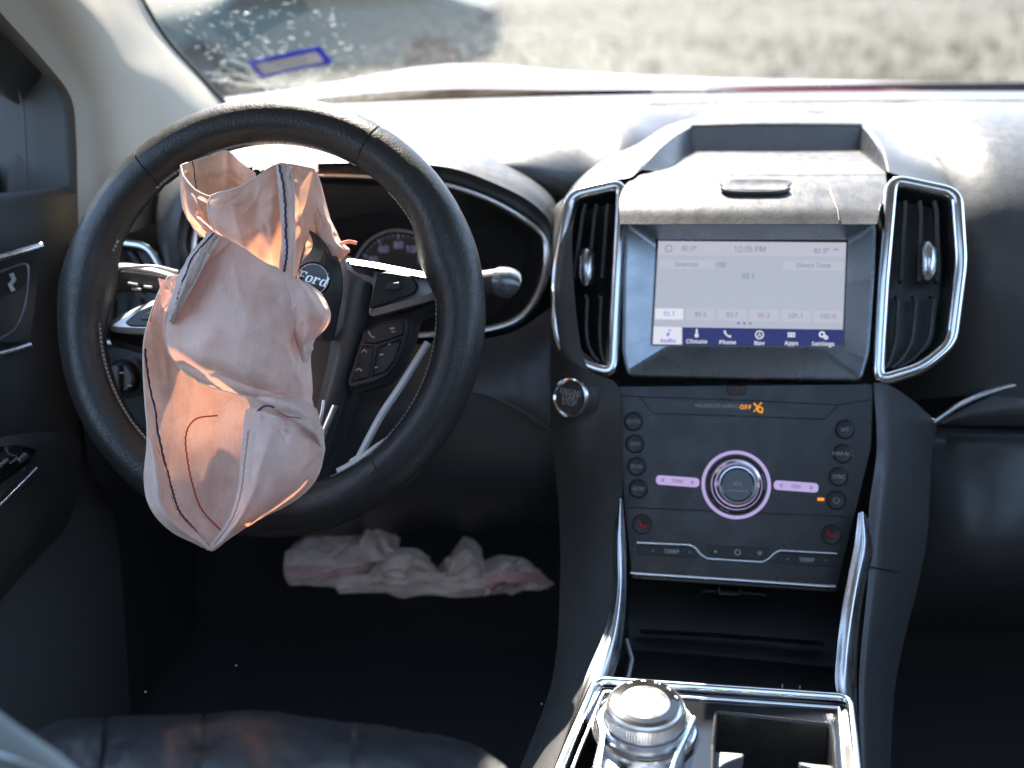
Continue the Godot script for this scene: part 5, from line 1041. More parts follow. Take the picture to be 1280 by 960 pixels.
	# large fold across the middle
	var c := cloth(t, "middle_fold", [[Vector3(-.3506, 1.0966, -.8316), Vector3(-.3288, 1.0872, -.8283), Vector3(-.3064, 1.0738, -.8255), Vector3(-.2876, 1.0627, -.8241), Vector3(-.2754, 1.0561, -.8248), Vector3(-.2662, 1.0467, -.8261)], [Vector3(-.3638, 1.0807, -.82), Vector3(-.3348, 1.0758, -.8145), Vector3(-.3055, 1.0654, -.811), Vector3(-.2823, 1.054, -.811), Vector3(-.2678, 1.0463, -.816), Vector3(-.2605, 1.0382, -.8218)], [Vector3(-.3757, 1.0609, -.8091), Vector3(-.3411, 1.0572, -.8), Vector3(-.3057, 1.0487, -.7971), Vector3(-.2817, 1.0384, -.8005), Vector3(-.268, 1.0342, -.8086), Vector3(-.2609, 1.0312, -.8187)], [Vector3(-.3836, 1.0344, -.7992), Vector3(-.3445, 1.032, -.7874), Vector3(-.3073, 1.0265, -.7858), Vector3(-.2857, 1.0216, -.7919), Vector3(-.2751, 1.0215, -.803), Vector3(-.2661, 1.0215, -.8158)], [Vector3(-.3819, 1.0104, -.7921), Vector3(-.3444, 1.0085, -.7798), Vector3(-.3081, 1.0047, -.7777), Vector3(-.2877, 1.0009, -.784), Vector3(-.2769, 1.002, -.7946), Vector3(-.2714, 1.0051, -.8091)], [Vector3(-.3689, .9925, -.7869), Vector3(-.3353, .99, -.7771), Vector3(-.307, .987, -.7761), Vector3(-.2883, .9832, -.7803), Vector3(-.2753, .9809, -.7871), Vector3(-.2703, .9826, -.8009)], [Vector3(-.3616, .9851, -.7891), Vector3(-.3314, .9813, -.7812), Vector3(-.3072, .9784, -.7797), Vector3(-.2896, .9735, -.7813), Vector3(-.2759, .9688, -.7854), Vector3(-.2687, .963, -.794)]], M.airbag_lined, 41, 0.0030, 13, [[0.10, 0.62, 0.55, 0.78, 0.06, 0.004], [0.30, 0.38, 0.62, 0.55, 0.07, 0.004], [0.62, 0.55, 0.80, 0.82, 0.06, 0.005], [0.55, 0.10, 0.42, 0.45, 0.06, -0.003], [0.72, 0.30, 0.70, 0.60, 0.05, -0.004], [0.18, 0.75, 0.60, 0.90, 0.05, -0.003]])
	hem(t, c, 0, 0.0012); hem(t, c, 3, 0.0013); hem(t, c, 2, 0.0008)
	# right bulge, tucked over it
	var g := cloth(t, "right_bulge", [[Vector3(-.3005, 1.0693, -.8258), Vector3(-.2796, 1.0643, -.8179), Vector3(-.2664, 1.0478, -.8246)], [Vector3(-.2945, 1.0617, -.8154), Vector3(-.27, 1.0569, -.8055), Vector3(-.2596, 1.0396, -.8213)], [Vector3(-.289, 1.0488, -.8063), Vector3(-.2658, 1.0448, -.7965), Vector3(-.2579, 1.0316, -.8198)], [Vector3(-.2844, 1.0336, -.8014), Vector3(-.268, 1.0329, -.7957), Vector3(-.2617, 1.0238, -.8171)], [Vector3(-.2812, 1.0199, -.7994), Vector3(-.2725, 1.0204, -.7943), Vector3(-.2721, 1.0153, -.8144)], [Vector3(-.2785, 1.0094, -.7998), Vector3(-.2742, 1.0093, -.7964), Vector3(-.2744, 1.0058, -.8106)], [Vector3(-.277, 1.0011, -.8008), Vector3(-.2754, 1.0009, -.7997), Vector3(-.2754, .9995, -.8056)]], M.airbag_lined, 47, 0.0020, 11, [[0.75, 0.25, 0.60, 0.55, 0.10, 0.004], [0.20, 0.20, 0.35, 0.80, 0.09, -0.004]])
	hem(t, g, 1, 0.0008)
	# seam band down the upper left of the fold, its edge frayed
	var s := cloth(t, "seam_band", [[Vector3(-.3536, 1.0974, -.831), Vector3(-.3474, 1.098, -.8256), Vector3(-.3426, 1.0944, -.8272)], [Vector3(-.3593, 1.0914, -.8237), Vector3(-.3503, 1.0922, -.8145), Vector3(-.3456, 1.0871, -.8176)], [Vector3(-.3657, 1.0826, -.8174), Vector3(-.3548, 1.0831, -.8052), Vector3(-.35, 1.0782, -.8094)], [Vector3(-.3703, 1.0733, -.8112), Vector3(-.3584, 1.0738, -.7969), Vector3(-.3541, 1.0687, -.8021)], [Vector3(-.3752, 1.0619, -.8053), Vector3(-.3638, 1.0627, -.791), Vector3(-.3598, 1.0578, -.7952)], [Vector3(-.3793, 1.0509, -.8007), Vector3(-.3689, 1.051, -.7871), Vector3(-.3657, 1.0463, -.7901)], [Vector3(-.3843, 1.0356, -.7997), Vector3(-.3783, 1.0354, -.7919), Vector3(-.3769, 1.0318, -.795)]], M.airbag_dull, 53, 0.0034, 12)
	hem(t, s, 0, 0.0012)
	seam(t, "stitch_line", s, [Vector2(0.45, 0.0), Vector2(0.38, 0.2), Vector2(0.30, 0.35), Vector2(0.42, 0.5), Vector2(0.3, 0.65), Vector2(0.4, 0.85)], 0.0007, M.navy_thread)
	seam(t, "stitch_line", s, [Vector2(0.85, 0.02), Vector2(0.8, 0.3), Vector2(0.84, 0.6), Vector2(0.75, 0.95)], 0.0005, M.pale_thread)
	# small flap on the left
	cloth(t, "left_flap", [[Vector3(-.4096, 1.056, -.8466), Vector3(-.397, 1.0559, -.8398), Vector3(-.3853, 1.0617, -.8382)], [Vector3(-.4068, 1.0475, -.8407), Vector3(-.3931, 1.0471, -.8328), Vector3(-.3816, 1.0508, -.8293)], [Vector3(-.4093, 1.0344, -.8344), Vector3(-.3956, 1.0332, -.8295), Vector3(-.3841, 1.0358, -.8256)], [Vector3(-.4136, 1.0235, -.8298), Vector3(-.3991, 1.02, -.8284), Vector3(-.387, 1.0217, -.8232)]], M.airbag_cloth, 59, 0.0020)
	# upper part: front panel, left loop, right lobe, torn top
	var e := cloth(t, "upper_panel", [[Vector3(-.3704, 1.1153, -.8842), Vector3(-.3507, 1.1213, -.8834), Vector3(-.3321, 1.13, -.8857), Vector3(-.3161, 1.1391, -.8936), Vector3(-.3046, 1.1383, -.902), Vector3(-.2905, 1.1322, -.9147)], [Vector3(-.3718, 1.1087, -.877), Vector3(-.348, 1.1078, -.8682), Vector3(-.3271, 1.1123, -.8681), Vector3(-.3101, 1.1174, -.8752), Vector3(-.2986, 1.1155, -.8851), Vector3(-.2879, 1.1074, -.9031)], [Vector3(-.3661, 1.0961, -.8673), Vector3(-.3456, 1.0948, -.8578), Vector3(-.3249, 1.0951, -.8567), Vector3(-.3067, 1.094, -.8618), Vector3(-.2966, 1.0914, -.8735), Vector3(-.2895, 1.0854, -.8858)], [Vector3(-.3557, 1.0845, -.8596), Vector3(-.3383, 1.0798, -.8515), Vector3(-.3207, 1.0742, -.8477), Vector3(-.3053, 1.0721, -.851), Vector3(-.2974, 1.0717, -.8637), Vector3(-.2927, 1.0731, -.875)], [Vector3(-.3444, 1.0703, -.8578), Vector3(-.3274, 1.0606, -.849), Vector3(-.3123, 1.0534, -.8461), Vector3(-.3018, 1.0528, -.8486), Vector3(-.2982, 1.0541, -.8565), Vector3(-.2968, 1.0539, -.8627)]], M.airbag_cloth, 61, 0.0026, 13, [[0.22, 0.15, 0.30, 0.80, 0.06, 0.004], [0.38, 0.10, 0.42, 0.70, 0.06, -0.004], [0.30, 0.60, 0.52, 0.40, 0.07, 0.004], [0.55, 0.20, 0.50, 0.85, 0.05, 0.003], [0.05, 0.55, 0.25, 0.85, 0.06, 0.004], [0.80, 0.1, 0.86, 0.9, 0.05, 0.004]])
	hem(t, e, 0, 0.0011); hem(t, e, 2, 0.0013)
	var sb := cloth(t, "seam_band", [[Vector3(-.3151, 1.1396, -.8906), Vector3(-.3095, 1.1399, -.8883), Vector3(-.305, 1.1385, -.8927)], [Vector3(-.3087, 1.1209, -.8739), Vector3(-.3022, 1.1215, -.8707), Vector3(-.2987, 1.1189, -.8778)], [Vector3(-.3047, 1.1036, -.8627), Vector3(-.2989, 1.1042, -.8595), Vector3(-.297, 1.1013, -.8673)], [Vector3(-.3021, 1.086, -.8534), Vector3(-.2966, 1.087, -.8492), Vector3(-.2954, 1.0841, -.859)], [Vector3(-.3033, 1.0712, -.8467), Vector3(-.2969, 1.0719, -.8414), Vector3(-.2951, 1.0682, -.8511)], [Vector3(-.3044, 1.0586, -.8441), Vector3(-.2983, 1.0586, -.8396), Vector3(-.2958, 1.0541, -.849)]], M.airbag_dull, 67, 0.0022, 10)
	seam(t, "stitch_line", sb, [Vector2(0.35, 0.0), Vector2(0.45, 0.25), Vector2(0.40, 0.5), Vector2(0.5, 0.75), Vector2(0.42, 0.98)], 0.0009, M.navy_thread)
	hem(t, sb, 1, 0.0012)
	var lo := cloth(t, "left_loop", [[Vector3(-.4035, 1.1376, -.907), Vector3(-.3977, 1.1291, -.8972), Vector3(-.3875, 1.1209, -.8903), Vector3(-.3784, 1.1155, -.8904), Vector3(-.3721, 1.1127, -.8947)], [Vector3(-.4033, 1.1264, -.9014), Vector3(-.395, 1.1185, -.8892), Vector3(-.3834, 1.1132, -.8813), Vector3(-.376, 1.1096, -.8826), Vector3(-.3723, 1.1066, -.888)], [Vector3(-.3997, 1.106, -.8914), Vector3(-.3909, 1.1039, -.8814), Vector3(-.3807, 1.1025, -.8748), Vector3(-.3741, 1.1014, -.8768), Vector3(-.3703, 1.0983, -.8822)], [Vector3(-.3911, 1.0933, -.8835), Vector3(-.3823, 1.0924, -.8753), Vector3(-.3738, 1.0922, -.8697), Vector3(-.3688, 1.0913, -.8708), Vector3(-.3655, 1.0883, -.8754)], [Vector3(-.3805, 1.0833, -.8768), Vector3(-.3731, 1.0834, -.8703), Vector3(-.3662, 1.0832, -.8652), Vector3(-.3628, 1.0816, -.8666), Vector3(-.3592, 1.078, -.8703)]], M.airbag_cloth, 71, 0.0018, 10, [[0.2, 0.3, 0.8, 0.9, 0.10, 0.003], [0.5, 0.1, 0.75, 0.7, 0.08, -0.003]])
	hem(t, lo, 2, 0.0013); hem(t, lo, 0, 0.0010)
	var lb := cloth(t, "loop_back", [[Vector3(-.4058, 1.1374, -.9125), Vector3(-.4022, 1.1378, -.9314), Vector3(-.3933, 1.1399, -.9442), Vector3(-.3804, 1.1428, -.9514), Vector3(-.3662, 1.1339, -.9458), Vector3(-.3457, 1.1262, -.9287)], [Vector3(-.4025, 1.1253, -.9075), Vector3(-.3995, 1.1242, -.9258), Vector3(-.3912, 1.1249, -.9379), Vector3(-.3789, 1.1252, -.9441), Vector3(-.3656, 1.1216, -.9403), Vector3(-.3448, 1.12, -.9244)], [Vector3(-.3958, 1.11, -.8985), Vector3(-.3944, 1.1082, -.9152), Vector3(-.3875, 1.1074, -.9267), Vector3(-.3767, 1.1083, -.9328), Vector3(-.3634, 1.1087, -.9305), Vector3(-.3446, 1.1118, -.9171)], [Vector3(-.3886, 1.0979, -.8908), Vector3(-.3878, 1.0952, -.9039), Vector3(-.383, 1.0944, -.915), Vector3(-.3733, 1.0948, -.9197), Vector3(-.3608, 1.0965, -.9178), Vector3(-.3436, 1.1027, -.9074)]], M.airbag_cloth, 73, 0.0024, 10, [[0.62, 0.0, 0.60, 0.9, 0.05, 0.006], [0.78, 0.1, 0.70, 0.9, 0.05, -0.005], [0.28, 0.1, 0.35, 0.9, 0.06, 0.004]])
	seam(t, "stitch_line", lb, [Vector2(0.17, 0.0), Vector2(0.18, 0.3), Vector2(0.18, 0.7)], 0.0005, M.navy_thread)
	hem(t, lb, 2, 0.0010)
	cloth(t, "right_lobe", [[Vector3(-.3072, 1.1272, -.9377), Vector3(-.2981, 1.1281, -.9361), Vector3(-.2978, 1.1187, -.9466)], [Vector3(-.2993, 1.1065, -.9151), Vector3(-.2906, 1.1047, -.9135), Vector3(-.2896, 1.0994, -.9375)], [Vector3(-.296, 1.0871, -.903), Vector3(-.2831, 1.087, -.8973), Vector3(-.2782, 1.0785, -.9238)], [Vector3(-.2945, 1.0782, -.9), Vector3(-.2791, 1.0777, -.8901), Vector3(-.2731, 1.0699, -.9182)], [Vector3(-.2903, 1.0717, -.8982), Vector3(-.2736, 1.07, -.8881), Vector3(-.265, 1.0629, -.9125)], [Vector3(-.2848, 1.0652, -.8966), Vector3(-.2759, 1.0624, -.8914), Vector3(-.2742, 1.0555, -.9052)]], M.airbag_cloth, 79, 0.0026, 10, [[0.30, 0.1, 0.55, 0.9, 0.09, 0.005], [0.70, 0.3, 0.40, 0.75, 0.08, -0.004]])
	cloth(t, "right_lobe_fold", [[Vector3(-.2974, 1.081, -.906), Vector3(-.2875, 1.0782, -.8999), Vector3(-.28, 1.075, -.9019)], [Vector3(-.3018, 1.067, -.9066), Vector3(-.2937, 1.0651, -.9028), Vector3(-.2879, 1.063, -.9061)], [Vector3(-.3075, 1.0528, -.9071), Vector3(-.3007, 1.0519, -.9055), Vector3(-.2945, 1.0512, -.9083)]], M.airbag_cloth, 83, 0.0020)
	# torn top with ragged threads
	var rows := [[Vector3(-.36, 1.1258, -.9566), Vector3(-.3475, 1.1274, -.959), Vector3(-.3363, 1.1284, -.9609), Vector3(-.325, 1.1281, -.9624), Vector3(-.3152, 1.1265, -.9632), Vector3(-.3041, 1.1221, -.9685)], [Vector3(-.3689, 1.1272, -.9881), Vector3(-.3567, 1.1289, -.9905), Vector3(-.3451, 1.13, -.9925), Vector3(-.3343, 1.1304, -.9941), Vector3(-.3234, 1.1287, -.9951), Vector3(-.3148, 1.1235, -.9997)], [Vector3(-.3812, 1.124, -1.0282), Vector3(-.3692, 1.1272, -1.0311), Vector3(-.3573, 1.129, -1.0334), Vector3(-.346, 1.1294, -1.0351), Vector3(-.3355, 1.1277, -1.036), Vector3(-.3302, 1.1225, -1.0402)]]
	var tg := dense(rows, 12, 6)
	for q in tg[0].size():
		var jag := (sin(q * 2.1) + sin(q * 5.3 + 1.0)) * 0.5 + rng.randf_range(-0.5, 0.5)
		tg[0][q] += Vector3(0, -0.001 - 0.004 * maxf(0.0, jag), 0.001)
		tg[1][q] += Vector3(0, 0.0015 * jag, 0.001)
	tg = crease(tg, fnoise(60.0, 91, 2), 0.002)
	wpart(t, "torn_top", skin(tg), M.airbag_cloth)
	var fr := []
	for q in 60:
		var p: Vector3 = tg[rng.randi_range(0, 2)][rng.randi_range(0, tg[0].size() - 1)]
		var dv := Vector3(rng.randf_range(-1, 1), rng.randf_range(-0.4, 1), rng.randf_range(-0.3, 1)).normalized() * rng.randf_range(0.003, 0.010)
		fr.append(tube([p, p + dv * 0.6 + Vector3(0.001, 0, 0), p + dv], 0.00025, 4))
	tag(wpart(t, "frayed_thread", join(fr), M.airbag_hem), "", "", "", "stuff")
	wpart(t, "loose_tab", tube(curve([Vector3(-.2724, 1.0696, -.9107), Vector3(-.2645, 1.0717, -.9104), Vector3(-.2577, 1.0703, -.9108)], 4), 0.0016, 8), M.airbag_cloth)
	# second airbag low under the column
	var k := thing("knee_airbag", "limp pale airbag with pink stripes lying crumpled under the dashboard", "airbag", base(Vector3(-.266, .6668, -1.0805)))
	cloth(k, "left_sheet", [[Vector3(-.4092, .6839, -1.0882), Vector3(-.3758, .6978, -1.0872), Vector3(-.3389, .7025, -1.0888), Vector3(-.3064, .7035, -1.0991), Vector3(-.2888, .6856, -1.1057)], [Vector3(-.4079, .6816, -1.0606), Vector3(-.3665, .6919, -1.0541), Vector3(-.3316, .6893, -1.0581), Vector3(-.308, .6854, -1.0707), Vector3(-.2875, .6799, -1.0823)], [Vector3(-.4068, .6674, -1.0502), Vector3(-.3647, .6754, -1.043), Vector3(-.3299, .6736, -1.0472), Vector3(-.3108, .6697, -1.0592), Vector3(-.3001, .6644, -1.0695)], [Vector3(-.4038, .6523, -1.0504), Vector3(-.3673, .6539, -1.0454), Vector3(-.3323, .6504, -1.0491), Vector3(-.3174, .6482, -1.0611), Vector3(-.3094, .6461, -1.0722)]], M.airbag_lined, 101, 0.0055, 14, [[0.1, 0.8, 0.9, 0.3, 0.045, 0.010], [0.3, 0.9, 0.9, 0.6, 0.04, -0.010], [0.2, 0.3, 0.5, 0.6, 0.04, 0.006]])
	cloth(k, "pink_stripe", [[Vector3(-.4042, .6755, -1.0503), Vector3(-.3679, .6816, -1.0405), Vector3(-.3376, .6791, -1.0438), Vector3(-.3162, .6746, -1.057)], [Vector3(-.4037, .6676, -1.0464), Vector3(-.3674, .6731, -1.0363), Vector3(-.3371, .6714, -1.04), Vector3(-.3176, .6669, -1.0529)]], M.airbag_pink, 101, 0.004, 10)
	cloth(k, "upper_fold", [[Vector3(-.3564, .6912, -1.0822), Vector3(-.326, .7058, -1.0757), Vector3(-.3063, .7105, -1.0855), Vector3(-.2944, .6996, -1.094)], [Vector3(-.3456, .6897, -1.0563), Vector3(-.3136, .7066, -1.0455), Vector3(-.2917, .7085, -1.0546), Vector3(-.2835, .6897, -1.0757)], [Vector3(-.3256, .6751, -1.0483), Vector3(-.2992, .6925, -1.0369), Vector3(-.2747, .6909, -1.0452), Vector3(-.2683, .6718, -1.0713)]], M.airbag_lined, 107, 0.0055, 14, [[0.2, 0.9, 0.5, 0.1, 0.045, 0.010], [0.5, 0.9, 0.6, 0.15, 0.04, -0.012], [0.7, 0.8, 0.9, 0.3, 0.04, 0.008]])
	cloth(k, "middle_fold", [[Vector3(-.3029, .6868, -1.0505), Vector3(-.2749, .7023, -1.0493), Vector3(-.2545, .6977, -1.0559), Vector3(-.24, .6784, -1.067)], [Vector3(-.3168, .6717, -1.0376), Vector3(-.2785, .6961, -1.0251), Vector3(-.2543, .6937, -1.033), Vector3(-.2353, .6726, -1.0547)], [Vector3(-.3317, .6565, -1.0353), Vector3(-.2921, .678, -1.0219), Vector3(-.2594, .6777, -1.0317), Vector3(-.2316, .6619, -1.0513)], [Vector3(-.3295, .6506, -1.0388), Vector3(-.2912, .6589, -1.0311), Vector3(-.2569, .6572, -1.0353), Vector3(-.229, .651, -1.0531)]], M.airbag_lined, 113, 0.0055, 14, [[0.1, 0.2, 0.9, 0.35, 0.045, 0.008], [0.15, 0.6, 0.8, 0.5, 0.04, -0.008], [0.5, 0.1, 0.6, 0.9, 0.04, 0.006]])
	cloth(k, "peak", [[Vector3(-.2377, .6651, -1.0839), Vector3(-.2229, .6904, -1.0791), Vector3(-.2118, .6993, -1.0894), Vector3(-.1963, .68, -1.1005)], [Vector3(-.2397, .6595, -1.06), Vector3(-.218, .687, -1.0463), Vector3(-.202, .6946, -1.0514), Vector3(-.1887, .677, -1.0737)], [Vector3(-.2342, .6512, -1.0524), Vector3(-.2109, .6731, -1.0369), Vector3(-.1939, .6759, -1.0403), Vector3(-.1806, .6628, -1.0642)]], M.airbag_lined, 127, 0.0055, 14, [[0.1, 0.8, 0.9, 0.3, 0.045, 0.010], [0.3, 0.9, 0.9, 0.6, 0.04, -0.010], [0.2, 0.3, 0.5, 0.6, 0.04, 0.006]])
	cloth(k, "lower_band", [[Vector3(-.3442, .6649, -1.0473), Vector3(-.2904, .6809, -1.0339), Vector3(-.2402, .677, -1.0449), Vector3(-.1896, .673, -1.056), Vector3(-.1477, .6652, -1.0697)], [Vector3(-.3452, .6576, -1.0391), Vector3(-.2885, .6731, -1.0238), Vector3(-.2384, .6705, -1.0342), Vector3(-.1878, .6667, -1.0431), Vector3(-.1426, .6569, -1.062)], [Vector3(-.3448, .6492, -1.0415), Vector3(-.2912, .6565, -1.0302), Vector3(-.2398, .6542, -1.0366), Vector3(-.1891, .6502, -1.0476), Vector3(-.1462, .6436, -1.0674)]], M.airbag_lined, 141, 0.0055, 12, [[0.1, 0.4, 0.5, 0.5, 0.05, 0.006], [0.5, 0.3, 0.9, 0.6, 0.05, -0.006]])
	var rt := cloth(k, "right_sheet", [[Vector3(-.2032, .665, -1.0833), Vector3(-.1762, .6759, -1.0857), Vector3(-.1461, .6717, -1.0938), Vector3(-.1319, .6546, -1.1003)], [Vector3(-.2041, .6635, -1.0611), Vector3(-.1717, .6767, -1.0544), Vector3(-.1386, .6724, -1.0682), Vector3(-.1201, .651, -1.0898)], [Vector3(-.2081, .6504, -1.0558), Vector3(-.1714, .6604, -1.0485), Vector3(-.1426, .6545, -1.0611), Vector3(-.1125, .6466, -1.0839)], [Vector3(-.2046, .6436, -1.0592), Vector3(-.1727, .6488, -1.0548), Vector3(-.148, .6437, -1.0671), Vector3(-.119, .6392, -1.0857)]], M.airbag_lined, 131, 0.0055, 14, [[0.2, 0.9, 0.5, 0.1, 0.045, 0.010], [0.5, 0.9, 0.6, 0.15, 0.04, -0.012], [0.7, 0.8, 0.9, 0.3, 0.04, 0.008]])
	cloth(k, "pink_stripe", [[Vector3(-.1884, .67, -1.0475), Vector3(-.1657, .6809, -1.0439), Vector3(-.1412, .6778, -1.0548), Vector3(-.1239, .6603, -1.0766)], [Vector3(-.1899, .6612, -1.044), Vector3(-.1655, .6713, -1.0404), Vector3(-.1411, .6681, -1.0513), Vector3(-.1186, .6536, -1.0749)]], M.airbag_pink, 137, 0.004, 10)
	seam(k, "stitch_line", rt, [Vector2(0.05, 0.5), Vector2(0.3, 0.62), Vector2(0.6, 0.7)], 0.0008, M.red_thread)

# ---------------------------------------------------------------- driver's door, pillar, seat
func door():
	var p := thing("windscreen_pillar", "beige cloth covered windscreen pillar at the driver's side", "pillar", base(Vector3(-.5359, 1.1458, -1.1649)))
	wpart(p, "trim", sheet([[Vector3(-.6337, 1.3276, -1.0031), Vector3(-.6054, 1.3268, -1.0068), Vector3(-.5798, 1.327, -1.0427), Vector3(-.5735, 1.3283, -1.0978), Vector3(-.5736, 1.3298, -1.152), Vector3(-.5757, 1.3311, -1.1952)], [Vector3(-.6106, 1.2729, -1.0077), Vector3(-.5695, 1.2717, -1.013), Vector3(-.549, 1.2704, -1.0477), Vector3(-.5529, 1.2691, -1.1111), Vector3(-.5596, 1.2679, -1.1742), Vector3(-.5633, 1.267, -1.2164)], [Vector3(-.5856, 1.22, -1.0348), Vector3(-.5556, 1.2206, -1.0392), Vector3(-.5405, 1.221, -1.0737), Vector3(-.5434, 1.2201, -1.1374), Vector3(-.5515, 1.2206, -1.2117), Vector3(-.559, 1.2234, -1.2547)], [Vector3(-.5684, 1.1833, -1.0452), Vector3(-.5465, 1.1851, -1.0543), Vector3(-.5364, 1.1863, -1.0884), Vector3(-.5361, 1.1847, -1.1577), Vector3(-.5447, 1.1824, -1.2524), Vector3(-.5513, 1.1844, -1.3059)], [Vector3(-.5649, 1.1463, -1.0375), Vector3(-.5437, 1.1465, -1.0459), Vector3(-.5333, 1.1459, -1.0793), Vector3(-.5358, 1.1409, -1.1631), Vector3(-.5329, 1.142, -1.2714), Vector3(-.5365, 1.1478, -1.3375)], [Vector3(-.5651, 1.0974, -1.0248), Vector3(-.5436, 1.0959, -1.0327), Vector3(-.5331, 1.0932, -1.0654), Vector3(-.5343, 1.0942, -1.1569), Vector3(-.5256, 1.1111, -1.2826), Vector3(-.5262, 1.1244, -1.3733)], [Vector3(-.5687, 1.0559, -1.0198), Vector3(-.5487, 1.0531, -1.0323), Vector3(-.5353, 1.0462, -1.0639), Vector3(-.5387, 1.0431, -1.159), Vector3(-.5212, 1.0561, -1.2845), Vector3(-.5132, 1.0987, -1.3872)]], 6, 6), M.pillar_cloth)
	wpart(p, "added_outer_panel", bar(Vector3(-0.71, 1.04, -1.44), Vector3(-0.64, 1.46, -0.84), 0.14, 0.10, Vector3.RIGHT), M.hard_black)  # unseen bar added along the pane edge to keep sun off the door top
	wpart(p, "pane_seal", tube(curve([Vector3(-.5798, 1.3315, -1.2055), Vector3(-.5671, 1.2669, -1.2265), Vector3(-.5616, 1.2229, -1.2649), Vector3(-.5536, 1.1836, -1.316), Vector3(-.5376, 1.1467, -1.3477), Vector3(-.53, 1.127, -1.3845)], 6), 0.004, 8), M.rubber_black)
	var t := thing("driver_door", "black driver's door panel with silver trim and armrest, left of the wheel", "car door", base(Vector3(-0.70, 0.8, -0.9)))
	wpart(t, "top_edge", sheet([[Vector3(-.6434, 1.0986, -.9175), Vector3(-.625, 1.0929, -.961), Vector3(-.6011, 1.0882, -1.0164), Vector3(-.5885, 1.0859, -1.071), Vector3(-.5825, 1.0802, -1.102)], [Vector3(-.6629, 1.1014, -.9481), Vector3(-.6372, 1.0971, -.9823), Vector3(-.6068, 1.0938, -1.0284), Vector3(-.5987, 1.0898, -1.0818), Vector3(-.5908, 1.0818, -1.1122)], [Vector3(-.708, 1.0922, -1.0136), Vector3(-.6733, 1.0897, -1.039), Vector3(-.6289, 1.0901, -1.0669), Vector3(-.6177, 1.0873, -1.1104), Vector3(-.6026, 1.0801, -1.1314)]], 6, 4), M.door_black)
	wpart(t, "panel", sheet([[Vector3(-.6434, 1.0986, -.9175), Vector3(-.625, 1.0929, -.961), Vector3(-.6011, 1.0882, -1.0164), Vector3(-.5885, 1.0859, -1.071), Vector3(-.5825, 1.0802, -1.102)], [Vector3(-.6363, 1.0685, -.8967), Vector3(-.6124, 1.0643, -.9308), Vector3(-.5932, 1.0559, -.9841), Vector3(-.5921, 1.0462, -1.0452), Vector3(-.5931, 1.0334, -1.0833)], [Vector3(-.6416, 1.006, -.8838), Vector3(-.6231, .9938, -.9249), Vector3(-.6012, .9815, -.9664), Vector3(-.5986, .9668, -1.0151), Vector3(-.6016, .9552, -1.0534)], [Vector3(-.634, .949, -.8531), Vector3(-.6159, .9343, -.8933), Vector3(-.5927, .9124, -.9315), Vector3(-.5923, .8909, -.9881), Vector3(-.5934, .8765, -1.0256)], [Vector3(-.639, .8718, -.8348), Vector3(-.6204, .8542, -.8739), Vector3(-.5939, .8279, -.9325), Vector3(-.5842, .8063, -.9796), Vector3(-.5884, .7852, -1.025)], [Vector3(-.6369, .7645, -.7956), Vector3(-.6123, .7478, -.8252), Vector3(-.5868, .7443, -.892), Vector3(-.5705, .7288, -.9531), Vector3(-.5698, .7042, -.9978)], [Vector3(-.6021, .6373, -.7), Vector3(-.5913, .6022, -.7424), Vector3(-.5614, .5667, -.7873), Vector3(-.5433, .5176, -.847), Vector3(-.5482, .4622, -.9119)]], 6, 6), M.door_black)
	wpart(t, "handle_recess", sheet([[Vector3(-.6284, 1.0552, -.9037), Vector3(-.6181, 1.0491, -.9351), Vector3(-.6005, 1.048, -.9587), Vector3(-.5908, 1.0473, -.9813)], [Vector3(-.628, 1.0324, -.8954), Vector3(-.6206, 1.0229, -.9305), Vector3(-.6056, 1.0159, -.9569), Vector3(-.5944, 1.0116, -.973)], [Vector3(-.6272, .9922, -.8807), Vector3(-.6168, .9793, -.9097), Vector3(-.6027, .9706, -.9299), Vector3(-.594, .9685, -.9465)]], 5, 5), M.hard_black)
	for e in [[Vector3(-.6208, 1.0553, -.8919), Vector3(-.6073, 1.0517, -.9183), Vector3(-.6, 1.0514, -.9321), Vector3(-.5889, 1.0528, -.9513), Vector3(-.5801, 1.0538, -.9701)], [Vector3(-.6174, .9753, -.8598), Vector3(-.6045, .9702, -.8866), Vector3(-.5973, .9688, -.9), Vector3(-.5897, .9683, -.9137), Vector3(-.5833, .9685, -.9276)]]:
		wpart(t, "trim_line", tube(curve(e, 5), 0.0034, 8), M.satin)
	wpart(t, "recess_edge", tube(curve([Vector3(-.6033, 1.0376, -.933), Vector3(-.5906, 1.0402, -.9529), Vector3(-.5871, 1.0312, -.9523), Vector3(-.5907, 1.004, -.9439), Vector3(-.5935, .986, -.9261), Vector3(-.6022, .9795, -.9118)], 5), 0.0012, 6), M.bezel_grey)
	wpart(t, "lock_symbol", tube([Vector3(-.5965, 1.0345, -.9393), Vector3(-.5941, 1.0286, -.9385), Vector3(-.5971, 1.0248, -.9356), Vector3(-.594, 1.0191, -.934)], 0.0022, 7), M.legend_grey)
